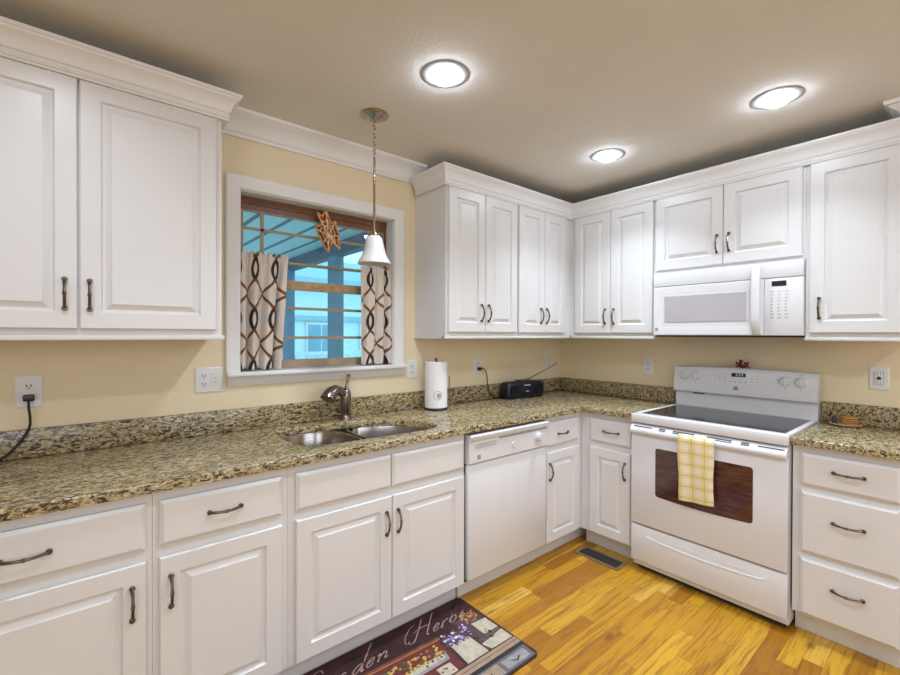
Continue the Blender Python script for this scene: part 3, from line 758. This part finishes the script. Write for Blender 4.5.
MB(R_).box(0.9720, 0.9910, 0.3430, 0.3468, 1.408, 1.428).build('badge', M['grey'], door_, angle=0)
hr = []
for i in range(21):
    t_ = -1 + 2 * i / 20; h = 1.5755 + 0.187 * t_; d = 0.3420 + 0.034 * (1 - abs(t_) ** 4)
    hr.append([(a, dd, h) for a, dd in ((1.5020, d - .012), (1.5020, d + .004), (1.5100, d + .011), (1.5340, d + .011), (1.5420, d + .004), (1.5420, d - .012))])
MB(R_).loft(hr).build('door_handle', M['appliance'], door_, angle=50)
cpm = MB(R_).box(1.5560, m1, mf + .0005, 0.3460, mz0, 1.683, bev=0.004).build('control_panel', M['appliance'], mw)
MB(R_).box(1.5890, 1.6530, 0.3440, 0.3468, 1.640, 1.668).build('display', M['black'], cpm, angle=0)
kp = MB(R_)
for r_i in range(9):
    for c_i in range(3):
        a = 1.5840 + c_i * 0.031; h = 1.612 - r_i * 0.0175
        kp.box(a, a + (0.010 if r_i in (3, 4, 5, 6) else 0.016), 0.3440, 0.3466, h, h + (0.006 if r_i > 2 else 0.003))
kp.build('keypad', M['lgrey'], cpm, angle=0)

# ------------------------------------------------------------------ outlets
def outlet(fr_, ac, hc, label, w=0.075, hh=0.118, kinds=('duplex',)):
    r = thing('wall_outlet', label, 'outlet', fr_(ac, 0, hc), 'wall outlets')
    MB(fr_).ringloft(ac - w / 2, ac + w / 2, hc - hh / 2, hc + hh / 2, [(0, 0.0006), (0, 0.003), (0.004, 0.006), (0.006, 0.0062)]).build('cover_plate', M['plastic'], r)
    n_ = len(kinds)
    for i, kd in enumerate(kinds):
        a = ac + (0.5 * (n_ - 1) - i) * 0.046 * (1 if fr_ is W_ else -1)
        if kd == 'duplex':
            for s_ in (-1, 1):
                h = hc + s_ * 0.0195
                so = MB(fr_).plate(rrect(a - .0165, a + .0165, h - .0145, h + .0145, 0.010), 0.005, 0.0085).build('socket', M['plastic'], r)
                sl_ = MB(fr_)
                sl_.box(a - .0075, a - .0045, 0.007, 0.0090, h - .003, h + .007); sl_.box(a + .0045, a + .0075, 0.007, 0.0090, h - .003, h + .007)
                sl_.lathe((a, 0.007, h - .008), [(0.0028, 0), (0.0028, 0.002)], 8, axis='d'); sl_.build('slots', M['dark'], so, angle=0)
        elif kd == 'rocker':
            MB(fr_).extrude([(0.005, hc - .033), (0.0075, hc - .033), (0.0105, hc + .033), (0.005, hc + .033)], a - .0165, a + .0165).build('rocker_switch', M['plastic'], r, angle=0)
            for hh_ in (0.006, -0.012): MB(fr_).box(a - .002, a + .002, 0.006, 0.0105, hc + hh_ - .003, hc + hh_ + .003).build('indicator', M['grey'], r, angle=0)
        elif kd == 'gfci':
            b = MB(fr_).box(a - .0165, a + .0165, 0.005, 0.009, hc - .033, hc + .033, bev=0.001).build('socket_block', M['plastic'], r)
            k = MB(fr_)
            for s_ in (-1, 1):
                for s2 in (-1, 1): k.box(a + s2 * .006 - .0015, a + s2 * .006 + .0015, 0.0085, 0.0096, hc + s_ * .022 - .004, hc + s_ * .022 + .005)
            for q in ((-.0165, .0165, -.034, -.0325), (-.0165, .0165, .0325, .034), (-.0172, -.016, -.034, .034), (.016, .0172, -.034, .034)): k.box(a + q[0], a + q[1], 0.0062, 0.0095, hc + q[2], hc + q[3])
            k.build('slots', M['grey'], b, angle=0)
            MB(fr_).plate([(a - .010, hc - .007), (a + .010, hc - .007), (a + .006, hc + .008), (a - .006, hc + .008)], 0.0085, 0.0105).build('test_button', M['dark'], b, angle=0)
    return r
outlet(W_, 3.305, 1.161, 'white outlet at the left edge with a black plug in its lower socket', w=0.079, hh=0.122)
outlet(W_, 2.697, 1.166, 'wide white double outlet plate just left of the window', w=0.117, kinds=('duplex', 'rocker'))
outlet(W_, 1.553, 1.161, 'white outlet between the window and the paper towels')
outlet(W_, 0.980, 1.157, 'white outlet with the radio cord plugged in, above the radio')
outlet(W_, 0.175, 1.156, 'white outlet close to the inner corner behind the radio antenna')
outlet(R_, 0.762, 1.157, 'white outlet on the wall left of the range')
outlet(R_, 1.967, 1.163, 'white outlet with a dark centre button right of the range', kinds=('gfci',))

# black cord at the left
cd = thing('power_cord', 'black power cord hanging from the outlet at the left edge', 'cord', (3.305, 0.0, 0.92))
MB().tube([(3.304, 0.026, 1.131), (3.303, 0.032, 1.10), (3.300, 0.032, 1.065), (3.302, 0.030, 1.03), (3.320, 0.032, 0.99), (3.345, 0.040, 0.955), (3.375, 0.055, 0.928), (3.43, 0.08, 0.9195), (3.55, 0.12, 0.9195)], 0.0042, 8, sm=6).build('cable', M['black'], cd)
MB().box(3.288, 3.320, 0.0092, 0.034, 1.126, 1.150, bev=0.004).build('plug', M['black'], cd)

# ------------------------------------------------------------------ pendant lamp
px, py = 2.073, 0.430
pl = thing('pendant_lamp', 'pendant lamp with white bell glass shade hanging over the sink', 'pendant lamp', (px, py, 1.72))
MB().lathe((px, py, H), [(0.066, -0.0005), (0.066, -0.006), (0.060, -0.012), (0.030, -0.016), (0.022, -0.022), (0.010, -0.030), (0.004, -0.036)], 32).build('ceiling_canopy', M['nickel'], pl)
ch = MB()
for k in range(9):
    z = 2.392 - k * 0.0195; a_ = 0 if k % 2 else math.pi / 2
    ring = [(px + 0.0065 * math.cos(q) * math.cos(a_), py + 0.0065 * math.cos(q) * math.sin(a_), z + 0.0125 * math.sin(q)) for q in [2 * math.pi * i / 10 for i in range(10)]]
    ch.tube(ring + [ring[0]], 0.0020, 6)
ch.build('chain', M['nickel'], pl)
MB().lathe((px, py, 0), [(0.0055, 1.872), (0.0055, 2.225), (0.003, 2.232)], 10).build('stem', M['nickel'], pl)
MB().lathe((px, py, 0), [(0.027, 1.842), (0.027, 1.858), (0.022, 1.866), (0.014, 1.870), (0.008, 1.882)], 20).build('socket_cap', M['nickel'], pl)
so = [(0.028, 1.850), (0.038, 1.838), (0.045, 1.815), (0.051, 1.785), (0.060, 1.755), (0.072, 1.735), (0.079, 1.722), (0.079, 1.717)]
si = [(0.075, 1.717), (0.068, 1.735), (0.056, 1.756), (0.047, 1.786), (0.041, 1.815), (0.034, 1.836), (0.024, 1.845)]
MB().lathe((px, py, 0), so + si, 32, cap0=False, cap1=False).build('shade', M['opal'], pl, angle=60)
MB().sphere((px, py, 1.79), 0.022, 14, sc_=(1, 1, 1.4)).build('bulb', M['opal'], pl, angle=60)

# ------------------------------------------------------------------ recessed lights
def can(x, y, r_, label):
    t_ = thing('recessed_light', label, 'ceiling light', (x, y, H), 'recessed ceiling lights')
    MB().lathe((x, y, H), [(r_, -0.0006), (r_, -0.0014), (r_ * 0.95, -0.0030), (r_ * 0.85, -0.0045), (r_ * 0.60, -0.0050), (r_ * 0.57, -0.004), (r_ * 0.57, -0.0006)], 40, cap0=False, cap1=False).build('trim_ring', M['ring'], t_)
    MB().lathe((x, y, H), [(r_ * 0.52, -0.003), (r_ * 0.52, -0.009), (r_ * 0.50, -0.018), (r_ * 0.42, -0.025), (r_ * 0.26, -0.028), (r_ * 0.08, -0.029)], 32).build('lens', M['lens'], t_, angle=80)
can(2.020, 0.900, 0.098, 'lit recessed light nearest the window and pendant lamp')
can(0.785, 0.892, 0.098, 'lit recessed light nearest the inner corner, farthest of the three')
can(0.787, 1.712, 0.098, 'lit recessed light at the right, above the range')

# ------------------------------------------------------------------ curtains and rod
rd = thing('curtain_rod', 'thin brass curtain rod across the middle of the window', 'curtain rod', (2.12, -0.03, 1.75))
MB().tube([(WX0 + .0045, -0.040, 1.752), (WX1 - .0045, -0.040, 1.752)], 0.0085, 10).build('rod', M['rod'], rd)
for x_ in (WX0 + .0045, WX1 - .0045 - .008): MB().lathe((x_, -0.040, 1.752), [(0.012, 0), (0.012, 0.008)], 12, axis='a').build('end_cap', M['rod'], rd)
def curtain(xl0, xr0, xl1, xr1, top, bot, folds, uscale, label, phase, uoff, amp=0.013, ucurve=0.0):
    mb = MB(); wd = abs(xr0 - xl0)
    def fn(s, t_):
        e = t_ ** 0.8
        xl = xl0 + (xl1 - xl0) * e; xr = xr0 + (xr1 - xr0) * e
        ph_ = s + 0.045 * math.sin(5 * s + phase)
        am = amp * (0.55 + 0.65 * min(1, t_ * 2.5))
        y = -0.010 + am * math.sin(2 * math.pi * folds * ph_ + phase) + 0.004 * math.sin(2 * math.pi * folds * 2.3 * ph_ + 2 + 3 * t_)
        if t_ < 0.10: y += 0.004 * math.sin(2 * math.pi * folds * 3.1 * s)
        x = xl + (xr - xl) * s + 0.006 * math.sin(2 * math.pi * folds * ph_ + phase + 1.2) * min(1, t_ * 3)
        z = top + (bot - top) * t_ + (0.006 * math.sin(2 * math.pi * folds * 3.1 * s) if t_ < 0.06 else 0.0) + (0.006 * math.sin(folds * 5 * s + phase) * t_)
        return (x, y, z)
    mb.grid(fn, 110, 50, uvf=lambda s, t_: (uoff + (s - ucurve * s * s) * wd * uscale, (1 - t_) * (top - bot)))
    o_ = mb.build('cafe_curtain', M['curtain'], angle=80, norm=False)
    md_ = o_.modifiers.new('thickness', 'SOLIDIFY'); md_.thickness = 0.0015; md_.offset = 0
    tag(o_, label, 'curtain', 'cafe curtains')
curtain(2.556, 2.326, 2.556, 2.372, 1.785, 1.206, 3.4, 2.1, 'brown lattice print curtain on the left side of the window', 0.4, 0.02, 0.019, 0.28)
curtain(1.906, 1.696, 1.910, 1.696, 1.780, 1.206, 3.2, 1.45, 'brown lattice print curtain on the right side of the window, below the pendant lamp', 1.9, 0.06, 0.012)

# leaf ornament on the window head
orn = thing('leaf_ornament', 'amber straw leaf ornament hanging at the top of the window', 'ornament', (2.120, -0.030, 1.95))
ox, oz, oy = 2.093, 1.950, -0.045
leaf = [(-0.0129, 0.1199), (0.0026, 0.0824), (0.0181, 0.0499), (0.0439, 0.0674), (0.0491, 0.035), (0.0682, -0.01), (0.0568, -0.035), (0.0724, -0.0849), (0.0388, -0.0624), (0.0284, -0.025), (0.0165, -0.0699), (0.0026, -0.1099), (-0.0155, -0.0874), (-0.032, -0.0649), (-0.0543, -0.02), (-0.0749, 0.01), (-0.0672, 0.0275), (-0.0439, 0.0275), (-0.0351, 0.0449), (-0.0475, 0.0674), (-0.063, 0.0999), (-0.0351, 0.0824)]
R2 = lambda p_: (ox - p_[0] * 1.0, oz + p_[1] * 1.0)
ol = MB(); q = leaf + [leaf[0]]
for i in range(len(leaf)):
    a, b = R2(q[i]), R2(q[i + 1]); ol.tube([(a[0], oy, a[1]), (b[0], oy + .002, b[1])], 0.0050, 6)
ol.build('outline', M['amber'], orn)
vn = MB()
for i in (0, 3, 5, 7, 9, 11, 13, 15, 18, 20):
    a = R2(leaf[i]); vn.tube([(ox, oy + .003, oz - .02), (a[0], oy + .003, a[1])], 0.0032, 6)
for k in (0.35, 0.62):
    for i in range(len(leaf)):
        a, b = R2((q[i][0] * k, q[i][1] * k)), R2((q[i + 1][0] * k, q[i + 1][1] * k)); vn.tube([(a[0], oy + .004, a[1]), (b[0], oy + .004, b[1])], 0.0024, 5)
vn.build('veins', M['cream_straw'], orn)
bkp = MB().plate([R2((x_ * .95, y_ * .95)) for x_, y_ in leaf], oy - .006, oy - .003); bkp.build('backing', M['maroon_straw'], orn, angle=0)
MB().tube([(ox + .02, oy, oz + .10), (ox + .021, -0.058, 2.04), (ox + .021, -0.072, 2.055)], 0.0008, 5).build('hanging_thread', M['cream_straw'], orn)

# ------------------------------------------------------------------ things on the counters
tx, ty = 1.452, 0.122
hold = thing('paper_towel_holder', 'black paper towel holder on the counter right of the sink', 'paper towel holder', (tx, ty, 0.914))
MB().lathe((tx, ty, 0.9143), [(0.074, 0), (0.075, 0.006), (0.070, 0.011), (0.012, 0.012)], 32).build('base', M['black'], hold)
MB().lathe((tx, ty, 0), [(0.007, 0.9265), (0.007, 1.221), (0.010, 1.226), (0.004, 1.234)], 12).build('post', M['bronze_metal'], hold)
MB().tube([(tx - 0.069, ty + .045, 0.926), (tx - 0.070, ty + .045, 1.10), (tx - .068, ty + .044, 1.12)], 0.003, 8).build('guide_arm', M['bronze_metal'], hold)
pt = thing('paper_towel_roll', 'white paper towel roll on the black holder', 'paper towel', (tx, ty, 0.927))
MB().lathe((tx, ty, 0), [(0.020, 0.9275), (0.068, 0.9275), (0.071, 0.931), (0.071, 1.208), (0.068, 1.212), (0.020, 1.212)], 40, cap0=False, cap1=False).build('sheets', M['paper'], pt)
MB().lathe((tx, ty, 0), [(0.0195, 0.9275), (0.0195, 1.211), (0.017, 1.211), (0.017, 0.9275)], 20, cap0=False, cap1=False).build('core', M['tray'], pt)
lg = MB()     # round grey print on the wrapper, wrapped to the roll
cdir = math.atan2(2.2931 - ty, 3.1527 - tx) + 0.15
def wrap(dx, z, rr): return (tx + rr * math.cos(cdir - dx / 0.071), ty + rr * math.sin(cdir - dx / 0.071), z)
def patch(fn_, m_=0, n_=24):
    for i in range(n_):
        a, b = 2 * math.pi * i / n_, 2 * math.pi * (i + 1) / n_
        lg.loft([[wrap(*fn_(a, k), rr) for k in (0, 1)] + [wrap(*fn_(b, k), rr) for k in (1, 0)] for rr in (0.0708, 0.0716)], m_)
patch(lambda a, k: ((0.026 - 0.004 * k) * math.cos(a), 1.007 + (0.028 - 0.004 * k) * math.sin(a)))
patch(lambda a, k: (-0.006 + (0.013 * k) * math.cos(a), 1.006 + (0.016 * k) * math.sin(a)))
lg.build('wrapper_print', M['wrap_grey'], pt, angle=0)

rad_ = thing('radio', 'black portable radio on the counter in the inner corner', 'radio', (0.63, 0.12, 0.914))
ang = math.atan2(0.038, -0.336)
cxr, cyr = 0.632, 0.118
def rad_fr(a, d, h):     # a along the radio's front (left to right as seen), d outward
    ca, sa = math.cos(ang), math.sin(ang)
    return (cxr + a * ca + d * sa * -1 * -1 * 1.0 * 0 + d * sa, cyr + a * sa - d * ca, h)
rp = rrect(-0.05, 0.05, 0.9145, 1.040, 0.032, 6)
secs = []
for a, k in ((-0.182, 0.72), (-0.176, 0.88), (-0.160, 0.98), (-0.10, 1.0), (-0.03, 1.0), (0.0, 1.03), (0.05, 1.05), (0.10, 1.03), (0.160, 0.98), (0.176, 0.88), (0.182, 0.72)):
    secs.append([(a, d * k, 0.9145 + (h - 0.9145) * (0.5 + 0.5 * k) + (0.006 if k < .9 else 0) * 0) for d, h in rp])
rbody = MB(rad_fr).loft(secs).build('body', M['blue_black'], rad_, angle=50)
for s_ in (-1, 1):
    MB(rad_fr).lathe((s_ * 0.118, 0.0475, 0.975), [(0.042, 0), (0.042, 0.006), (0.036, 0.008), (0.030, 0.005), (0.004, 0.006)], 24, axis='d').build('speaker', M['black_cloth'], rad_)
MB(rad_fr).box(-0.030, 0.035, 0.0485, 0.0535, 1.008, 1.014, bev=0.001).build('badge_strip', M['silver_print'], rad_)
MB(rad_fr).box(-0.012, 0.020, 0.0485, 0.0530, 0.962, 0.970, bev=0.001).build('tape_window', M['grey'], rad_)
MB(rad_fr).box(-0.06, 0.06, -0.02, 0.02, 1.036, 1.046, bev=0.004).build('top_buttons', M['black'], rad_)
MB().tube([(0.545, 0.085, 1.042), (0.508, 0.083, 1.046), (0.16, 0.080, 1.150)], [0.005, 0.0035, 0.0022], 8).build('antenna', M['pewter'], rad_)
rc_ = MB().tube([(0.978, 0.028, 1.137), (0.958, 0.034, 1.141), (0.935, 0.034, 1.125), (0.918, 0.032, 1.09), (0.910, 0.032, 1.03), (0.895, 0.034, 0.97), (0.870, 0.040, 0.935), (0.83, 0.055, 0.925), (0.78, 0.070, 0.93), (0.755, 0.074, 0.945)], 0.0034, 8, sm=6).build('power_cable', M['black'], rad_)
MB().box(0.965, 0.992, 0.0092, 0.032, 1.126, 1.149, bev=0.004).build('plug', M['black'], rc_)

# tray with a stack of woven coasters
ctx, cty = 0.095, 1.852
tr = thing('small_tray', 'small pale round tray on the counter right of the range', 'tray', (ctx, cty, 0.914))
MB().lathe((ctx, cty, 0.9144), [(0.050, 0), (0.062, 0.003), (0.068, 0.008), (0.066, 0.010), (0.058, 0.006), (0.004, 0.005)], 36).build('dish', M['tray'], tr)
for k in range(4):
    o = MB().lathe((ctx - .004 + random.uniform(-.002, .002), cty + 0.014, 0.9202 + k * 0.0102), [(0.030, 0), (0.036, 0.002), (0.037, 0.005), (0.036, 0.008), (0.030, 0.0098)], 28).build('woven_coaster', M['gold'])
    tag(o, ('honey coloured woven coaster, bottom of the stack on the tray', 'honey coloured woven coaster, second from the bottom on the tray', 'honey coloured woven coaster, second from the top on the tray', 'honey coloured woven coaster on top of the stack on the tray')[k], 'coaster', 'stacked woven coasters')
o = MB().lathe((ctx + .012, cty - 0.042, 0.9205), [(0.010, 0), (0.011, 0.003), (0.011, 0.028), (0.008, 0.032), (0.008, 0.038), (0.003, 0.040)], 18).build('small_jar', M['blue_glass'])
tag(o, 'tiny dark jar beside the stack of coasters', 'jar')

# red figurine on top of the range
fx, fy, fz = 0.058, 1.372, 1.1816
fg = thing('crab_figurine', 'small dark red figurine standing on top of the range back panel', 'figurine', (fx, fy, fz))
MB(R_).sphere((fy, fx, fz + .020), 0.026, 14, sc_=(1.15, 0.7, 0.75)).build('body', M['red'], fg, angle=60)
for s_ in (-1, 1):
    MB(R_).tube([(fy + s_ * .018, fx, fz + .022), (fy + s_ * .032, fx + .004, fz + .030), (fy + s_ * .030, fx + .006, fz + .040)], [0.005, 0.006, 0.003], 8).build('claw', M['red'], fg, angle=60)
    MB(R_).tube([(fy + s_ * .016, fx, fz + .012), (fy + s_ * .030, fx, fz + .009), (fy + s_ * .036, fx, fz + .003)], [0.005, 0.004, 0.003], 6).build('leg', M['red'], fg, angle=60)
MB(R_).sphere((fy - .008, fx, fz + .043), 0.011, 10).build('head', M['red'], fg, angle=60)
MB(R_).sphere((fy + .006, fx + .014, fz + .030), 0.006, 10).build('eye', M['pink'], fg, angle=60)

# ------------------------------------------------------------------ floor register
vx0, vx1, vy0, vy1 = 0.622, 0.752, 0.655, 0.950
fv = thing('floor_register', 'bronze metal floor vent in front of the corner cabinet', 'floor vent', ((vx0 + vx1) / 2, (vy0 + vy1) / 2, 0))
fm = MB()
for q_ in ((vx0, vx1, vy0, vy0 + .02), (vx0, vx1, vy1 - .02, vy1), (vx0, vx0 + .02, vy0 + .02, vy1 - .02), (vx1 - .02, vx1, vy0 + .02, vy1 - .02)): fm.box(q_[0], q_[1], q_[2], q_[3], 0.0005, 0.006, bev=0.001)
fm.build('frame', M['register'], fv)
MB().box(vx0 + .02, vx1 - .02, vy0 + .02, vy1 - .02, 0.0005, 0.002).build('duct_opening', M['dark'], fv, angle=0)
lm = MB()
for k in range(22):
    y_ = vy0 + .026 + k * 0.0113; lm.box(vx0 + .02, vx1 - .02, y_, y_ + .0035, 0.002, 0.0052)
lm.box((vx0 + vx1) / 2 - .003, (vx0 + vx1) / 2 + .003, vy0 + .02, vy1 - .02, 0.002, 0.0056)
lm.build('louvers', M['dark'], fv, angle=0)

# ------------------------------------------------------------------ printed floor mat
MU0, MU1, MV0, MV1, MT = 1.636, 2.75, 0.556, 1.090, 0.006
mt = thing('floor_mat', 'dark red printed kitchen mat in front of the sink cabinet', 'floor mat', ((MU0 + MU1) / 2, (MV0 + MV1) / 2, 0))
C_ = {}
def cm(name, col, r_=0.7, var=0.15, scale=40):
    C_[name] = len(C_); return simple('mat_' + name, col, r_, var=var, scale=scale)
mats = [cm('maroon', (0.035, 0.007, 0.008), 0.6, 0.6, 9), cm('cream', (0.46, 0.41, 0.31)), cm('shelf', (0.33, 0.23, 0.16)), cm('wood', (0.16, 0.05, 0.02), 0.6, 0.4),
        cm('purple', (0.35, 0.28, 0.60)), cm('lilac', (0.60, 0.55, 0.78)), cm('ochre', (0.50, 0.32, 0.07)), cm('rust', (0.35, 0.13, 0.04)), cm('leaf', (0.07, 0.085, 0.03)),
        cm('slate', (0.13, 0.11, 0.12)), cm('dusk', (0.085, 0.04, 0.045)), cm('sage', (0.27, 0.26, 0.26)), cm('black', (0.015, 0.010, 0.012)), cm('redbox', (0.12, 0.018, 0.016))]
MB().slab(rrect(MU0, MU1, MV0, MV1, 0.03), 0.0005, MT).build('mat_base', mats[0], mt, angle=0)
pm = MB(); lay = [0]
def poly(pts_, c_):
    lay[0] += 1; z = MT + 0.00002 + lay[0] * 0.000004
    pm.slab(pts_, MT - 0.001, z, C_[c_])
def disc(u_, v_, r_, c_, n_=7):
    k_ = random.random(); poly([(u_ + r_ * math.cos(k_ + 2 * math.pi * i / n_), v_ + r_ * math.sin(k_ + 2 * math.pi * i / n_)) for i in range(n_)], c_)
# shelves of the printed scene
poly([(MU1 - .01, .690), (1.915, .728), (1.915, .738), (MU1 - .01, .700)], 'wood')
poly([(MU1 - .01, .702), (1.915, .740), (1.915, .748), (MU1 - .01, .712)], 'rust')
poly([(2.72, .72), (1.93, .750), (1.93, .935), (2.72, .94)], 'redbox')
poly([(MU1 - .02, .945), (1.64, .945), (1.64, .985), (MU1 - .02, .985)], 'shelf')
poly([(MU1 - .02, .962), (1.64, .962), (1.64, .966), (MU1 - .02, .966)], 'wood')
poly([(MU1 - .02, .985), (1.64, .985), (1.64, 1.006), (MU1 - .02, 1.006)], 'black')
poly([(MU1 - .03, 1.006), (1.650, 1.006), (1.650, 1.078), (MU1 - .03, 1.078)], 'slate')
for k in range(6):
    u_ = 1.662 + k * 0.165
    poly([(u_, 1.014), (u_ + .15, 1.014), (u_ + .15, 1.072), (u_, 1.072)], 'sage' if k % 2 else 'slate')
    poly([(u_ + .006, 1.019), (u_ + .144, 1.019), (u_ + .144, 1.067), (u_ + .006, 1.067)], 'shelf' if k % 2 else 'sage')
    poly([(u_ + .05, 1.036), (u_ + .075, 1.050), (u_ + .10, 1.036), (u_ + .10, 1.042), (u_ + .075, 1.058), (u_ + .05, 1.042)], 'black')
# brown dried flowers, top right
poly([(1.80, .70), (1.66, .69), (1.65, .75), (1.78, .80)], 'dusk')
for k in range(60): disc(random.uniform(1.655, 1.755), random.uniform(.675, .745), random.uniform(.004, .008), random.choice(['rust', 'ochre', 'wood', 'dusk']))
# white planters
poly([(1.790, .795), (1.655, .760), (1.650, .880), (1.700, .935), (1.790, .930)], 'dusk')
poly([(1.735, .758), (1.650, .765), (1.648, .850), (1.735, .850)], 'cream')
poly([(1.790, .890), (1.648, .870), (1.646, .940), (1.775, .938)], 'cream')
poly([(1.775, .868), (1.650, .856), (1.650, .861), (1.775, .873)], 'slate')
for k in range(26): disc(random.uniform(1.70, 1.79), random.uniform(.82, .88), random.uniform(.004, .009), random.choice(['leaf', 'dusk', 'black']))
poly([(1.905, .815), (1.800, .815), (1.795, .938), (1.915, .938)], 'cream')
poly([(1.915, .755), (1.80, .755), (1.80, .815), (1.915, .815)], 'dusk')
for k in range(60): disc(random.uniform(1.765, 1.925), random.uniform(.735, .812), random.uniform(.005, .009), random.choice(['purple', 'lilac', 'purple', 'dusk', 'leaf']))
for k in range(22): disc(random.uniform(1.80, 1.90), random.uniform(.80, .824), random.uniform(.004, .007), random.choice(['leaf', 'black', 'purple']))
# long planter with yellow and orange herbs
poly([(2.62, .822), (1.945, .822), (1.955, .866), (2.61, .866)], 'sage')
poly([(2.60, .828), (1.962, .828), (1.966, .850), (2.59, .850)], 'cream')
for k in range(150):
    u_ = random.uniform(1.95, 2.60); disc(u_, random.uniform(.765, .828), random.uniform(.005, .010), random.choice(['ochre', 'ochre', 'leaf', 'rust' if u_ < 2.05 else 'ochre', 'leaf']))
for k in range(30): disc(random.uniform(1.97, 2.58), random.uniform(.82, .845), random.uniform(.003, .006), random.choice(['leaf', 'black']))
for u_ in (2.04, 2.22, 2.45):
    poly([(u_, .880), (u_ - .07, .884), (u_ - .07, .938), (u_, .938)], 'cream')
    for k in range(5): disc(u_ - random.uniform(.012, .06), random.uniform(.895, .93), .005, random.choice(['redbox', 'slate']))
pm.build('printed_picture', mats, mt, angle=0)
# script lettering
LT = MB()
def stroke(pts_, ou, w_=0.0062, sl_=0.98, base_=0.690):
    P2 = [Vector((p_[0] * 1.28 + sl_ * p_[1] * 1.08, p_[1] * 1.08)) for p_ in pts_]; P2 = catmull(P2, 6)
    lft, rgt = [], []
    for i, p_ in enumerate(P2):
        d_ = (P2[min(i + 1, len(P2) - 1)] - P2[max(i - 1, 0)]).normalized(); n_ = Vector((-d_.y, d_.x))
        ww = w_ * (0.35 + 0.65 * abs(d_.y + 0.2 * d_.x)) / 2
        lft.append(p_ + n_ * ww); rgt.append(p_ - n_ * ww)
    z = MT + 0.0009
    for i in range(len(P2) - 1):
        LT.loft([[(ou - q_.x, base_ - q_.y, zz) for q_ in (lft[i], lft[i + 1], rgt[i + 1], rgt[i])] for zz in (MT, z)])
X = .034
def L_G(u_): stroke([(.075, .080), (.055, .100), (.020, .088), (.0, .045), (.018, .004), (.050, .006), (.066, .035), (.045, .040)], u_); stroke([(.066, .040), (.066, -.010), (.045, -.030)], u_)
def L_a(u_): stroke([(.032, .028), (.018, .034), (.002, .018), (.008, .002), (.022, .006), (.033, .030), (.034, .004), (.044, .004)], u_)
def L_r(u_): stroke([(0, .0), (.006, .032), (.010, .024), (.022, .033), (.030, .026)], u_); stroke([(.006, .032), (.006, .0)], u_)
def L_d(u_): stroke([(.032, .028), (.018, .034), (.002, .018), (.008, .002), (.022, .006), (.034, .040)], u_); stroke([(.034, .112), (.034, .006), (.044, .003)], u_, .006)
def L_e(u_): stroke([(.002, .014), (.022, .022), (.022, .033), (.010, .033), (.002, .016), (.010, .001), (.028, .008)], u_)
def L_n(u_): stroke([(.0, .026), (.008, .033), (.008, .0)], u_); stroke([(.008, .016), (.024, .034), (.034, .026), (.034, .004), (.046, .006)], u_)
def L_H(u_):
    stroke([(-.002, .010), (-.018, .012), (-.030, .045), (-.020, .080), (.0, .088)], u_, .004)
    stroke([(.028, .100), (.026, .05), (.020, .004), (.0, .002), (-.006, .016)], u_, .006)
    stroke([(.078, .108), (.074, .05), (.074, .008), (.086, .004)], u_, .006); stroke([(.004, .048), (.04, .056), (.08, .052)], u_, .0035)
def L_b(u_): stroke([(.0, .008), (.014, .105), (.008, .06), (.006, .004), (.022, .0), (.032, .016), (.022, .032), (.010, .024)], u_, .005)
def L_s(u_): stroke([(.0, .004), (.018, .034), (.016, .022), (.026, .008), (.014, .0), (.002, .006)], u_)
LM = simple('mat_lettering', (0.36, 0.22, 0.19), 0.7, var=0.3, scale=30)
for fn_, u_ in ((L_G, 2.585), (L_a, 2.465), (L_r, 2.400), (L_d, 2.325), (L_e, 2.262), (L_n, 2.212), (L_H, 2.040), (L_e, 1.912), (L_r, 1.862), (L_b, 1.812), (L_s, 1.752)):
    LT = MB(); fn_(u_); LT.build('printed_letter', LM, mt, angle=0)
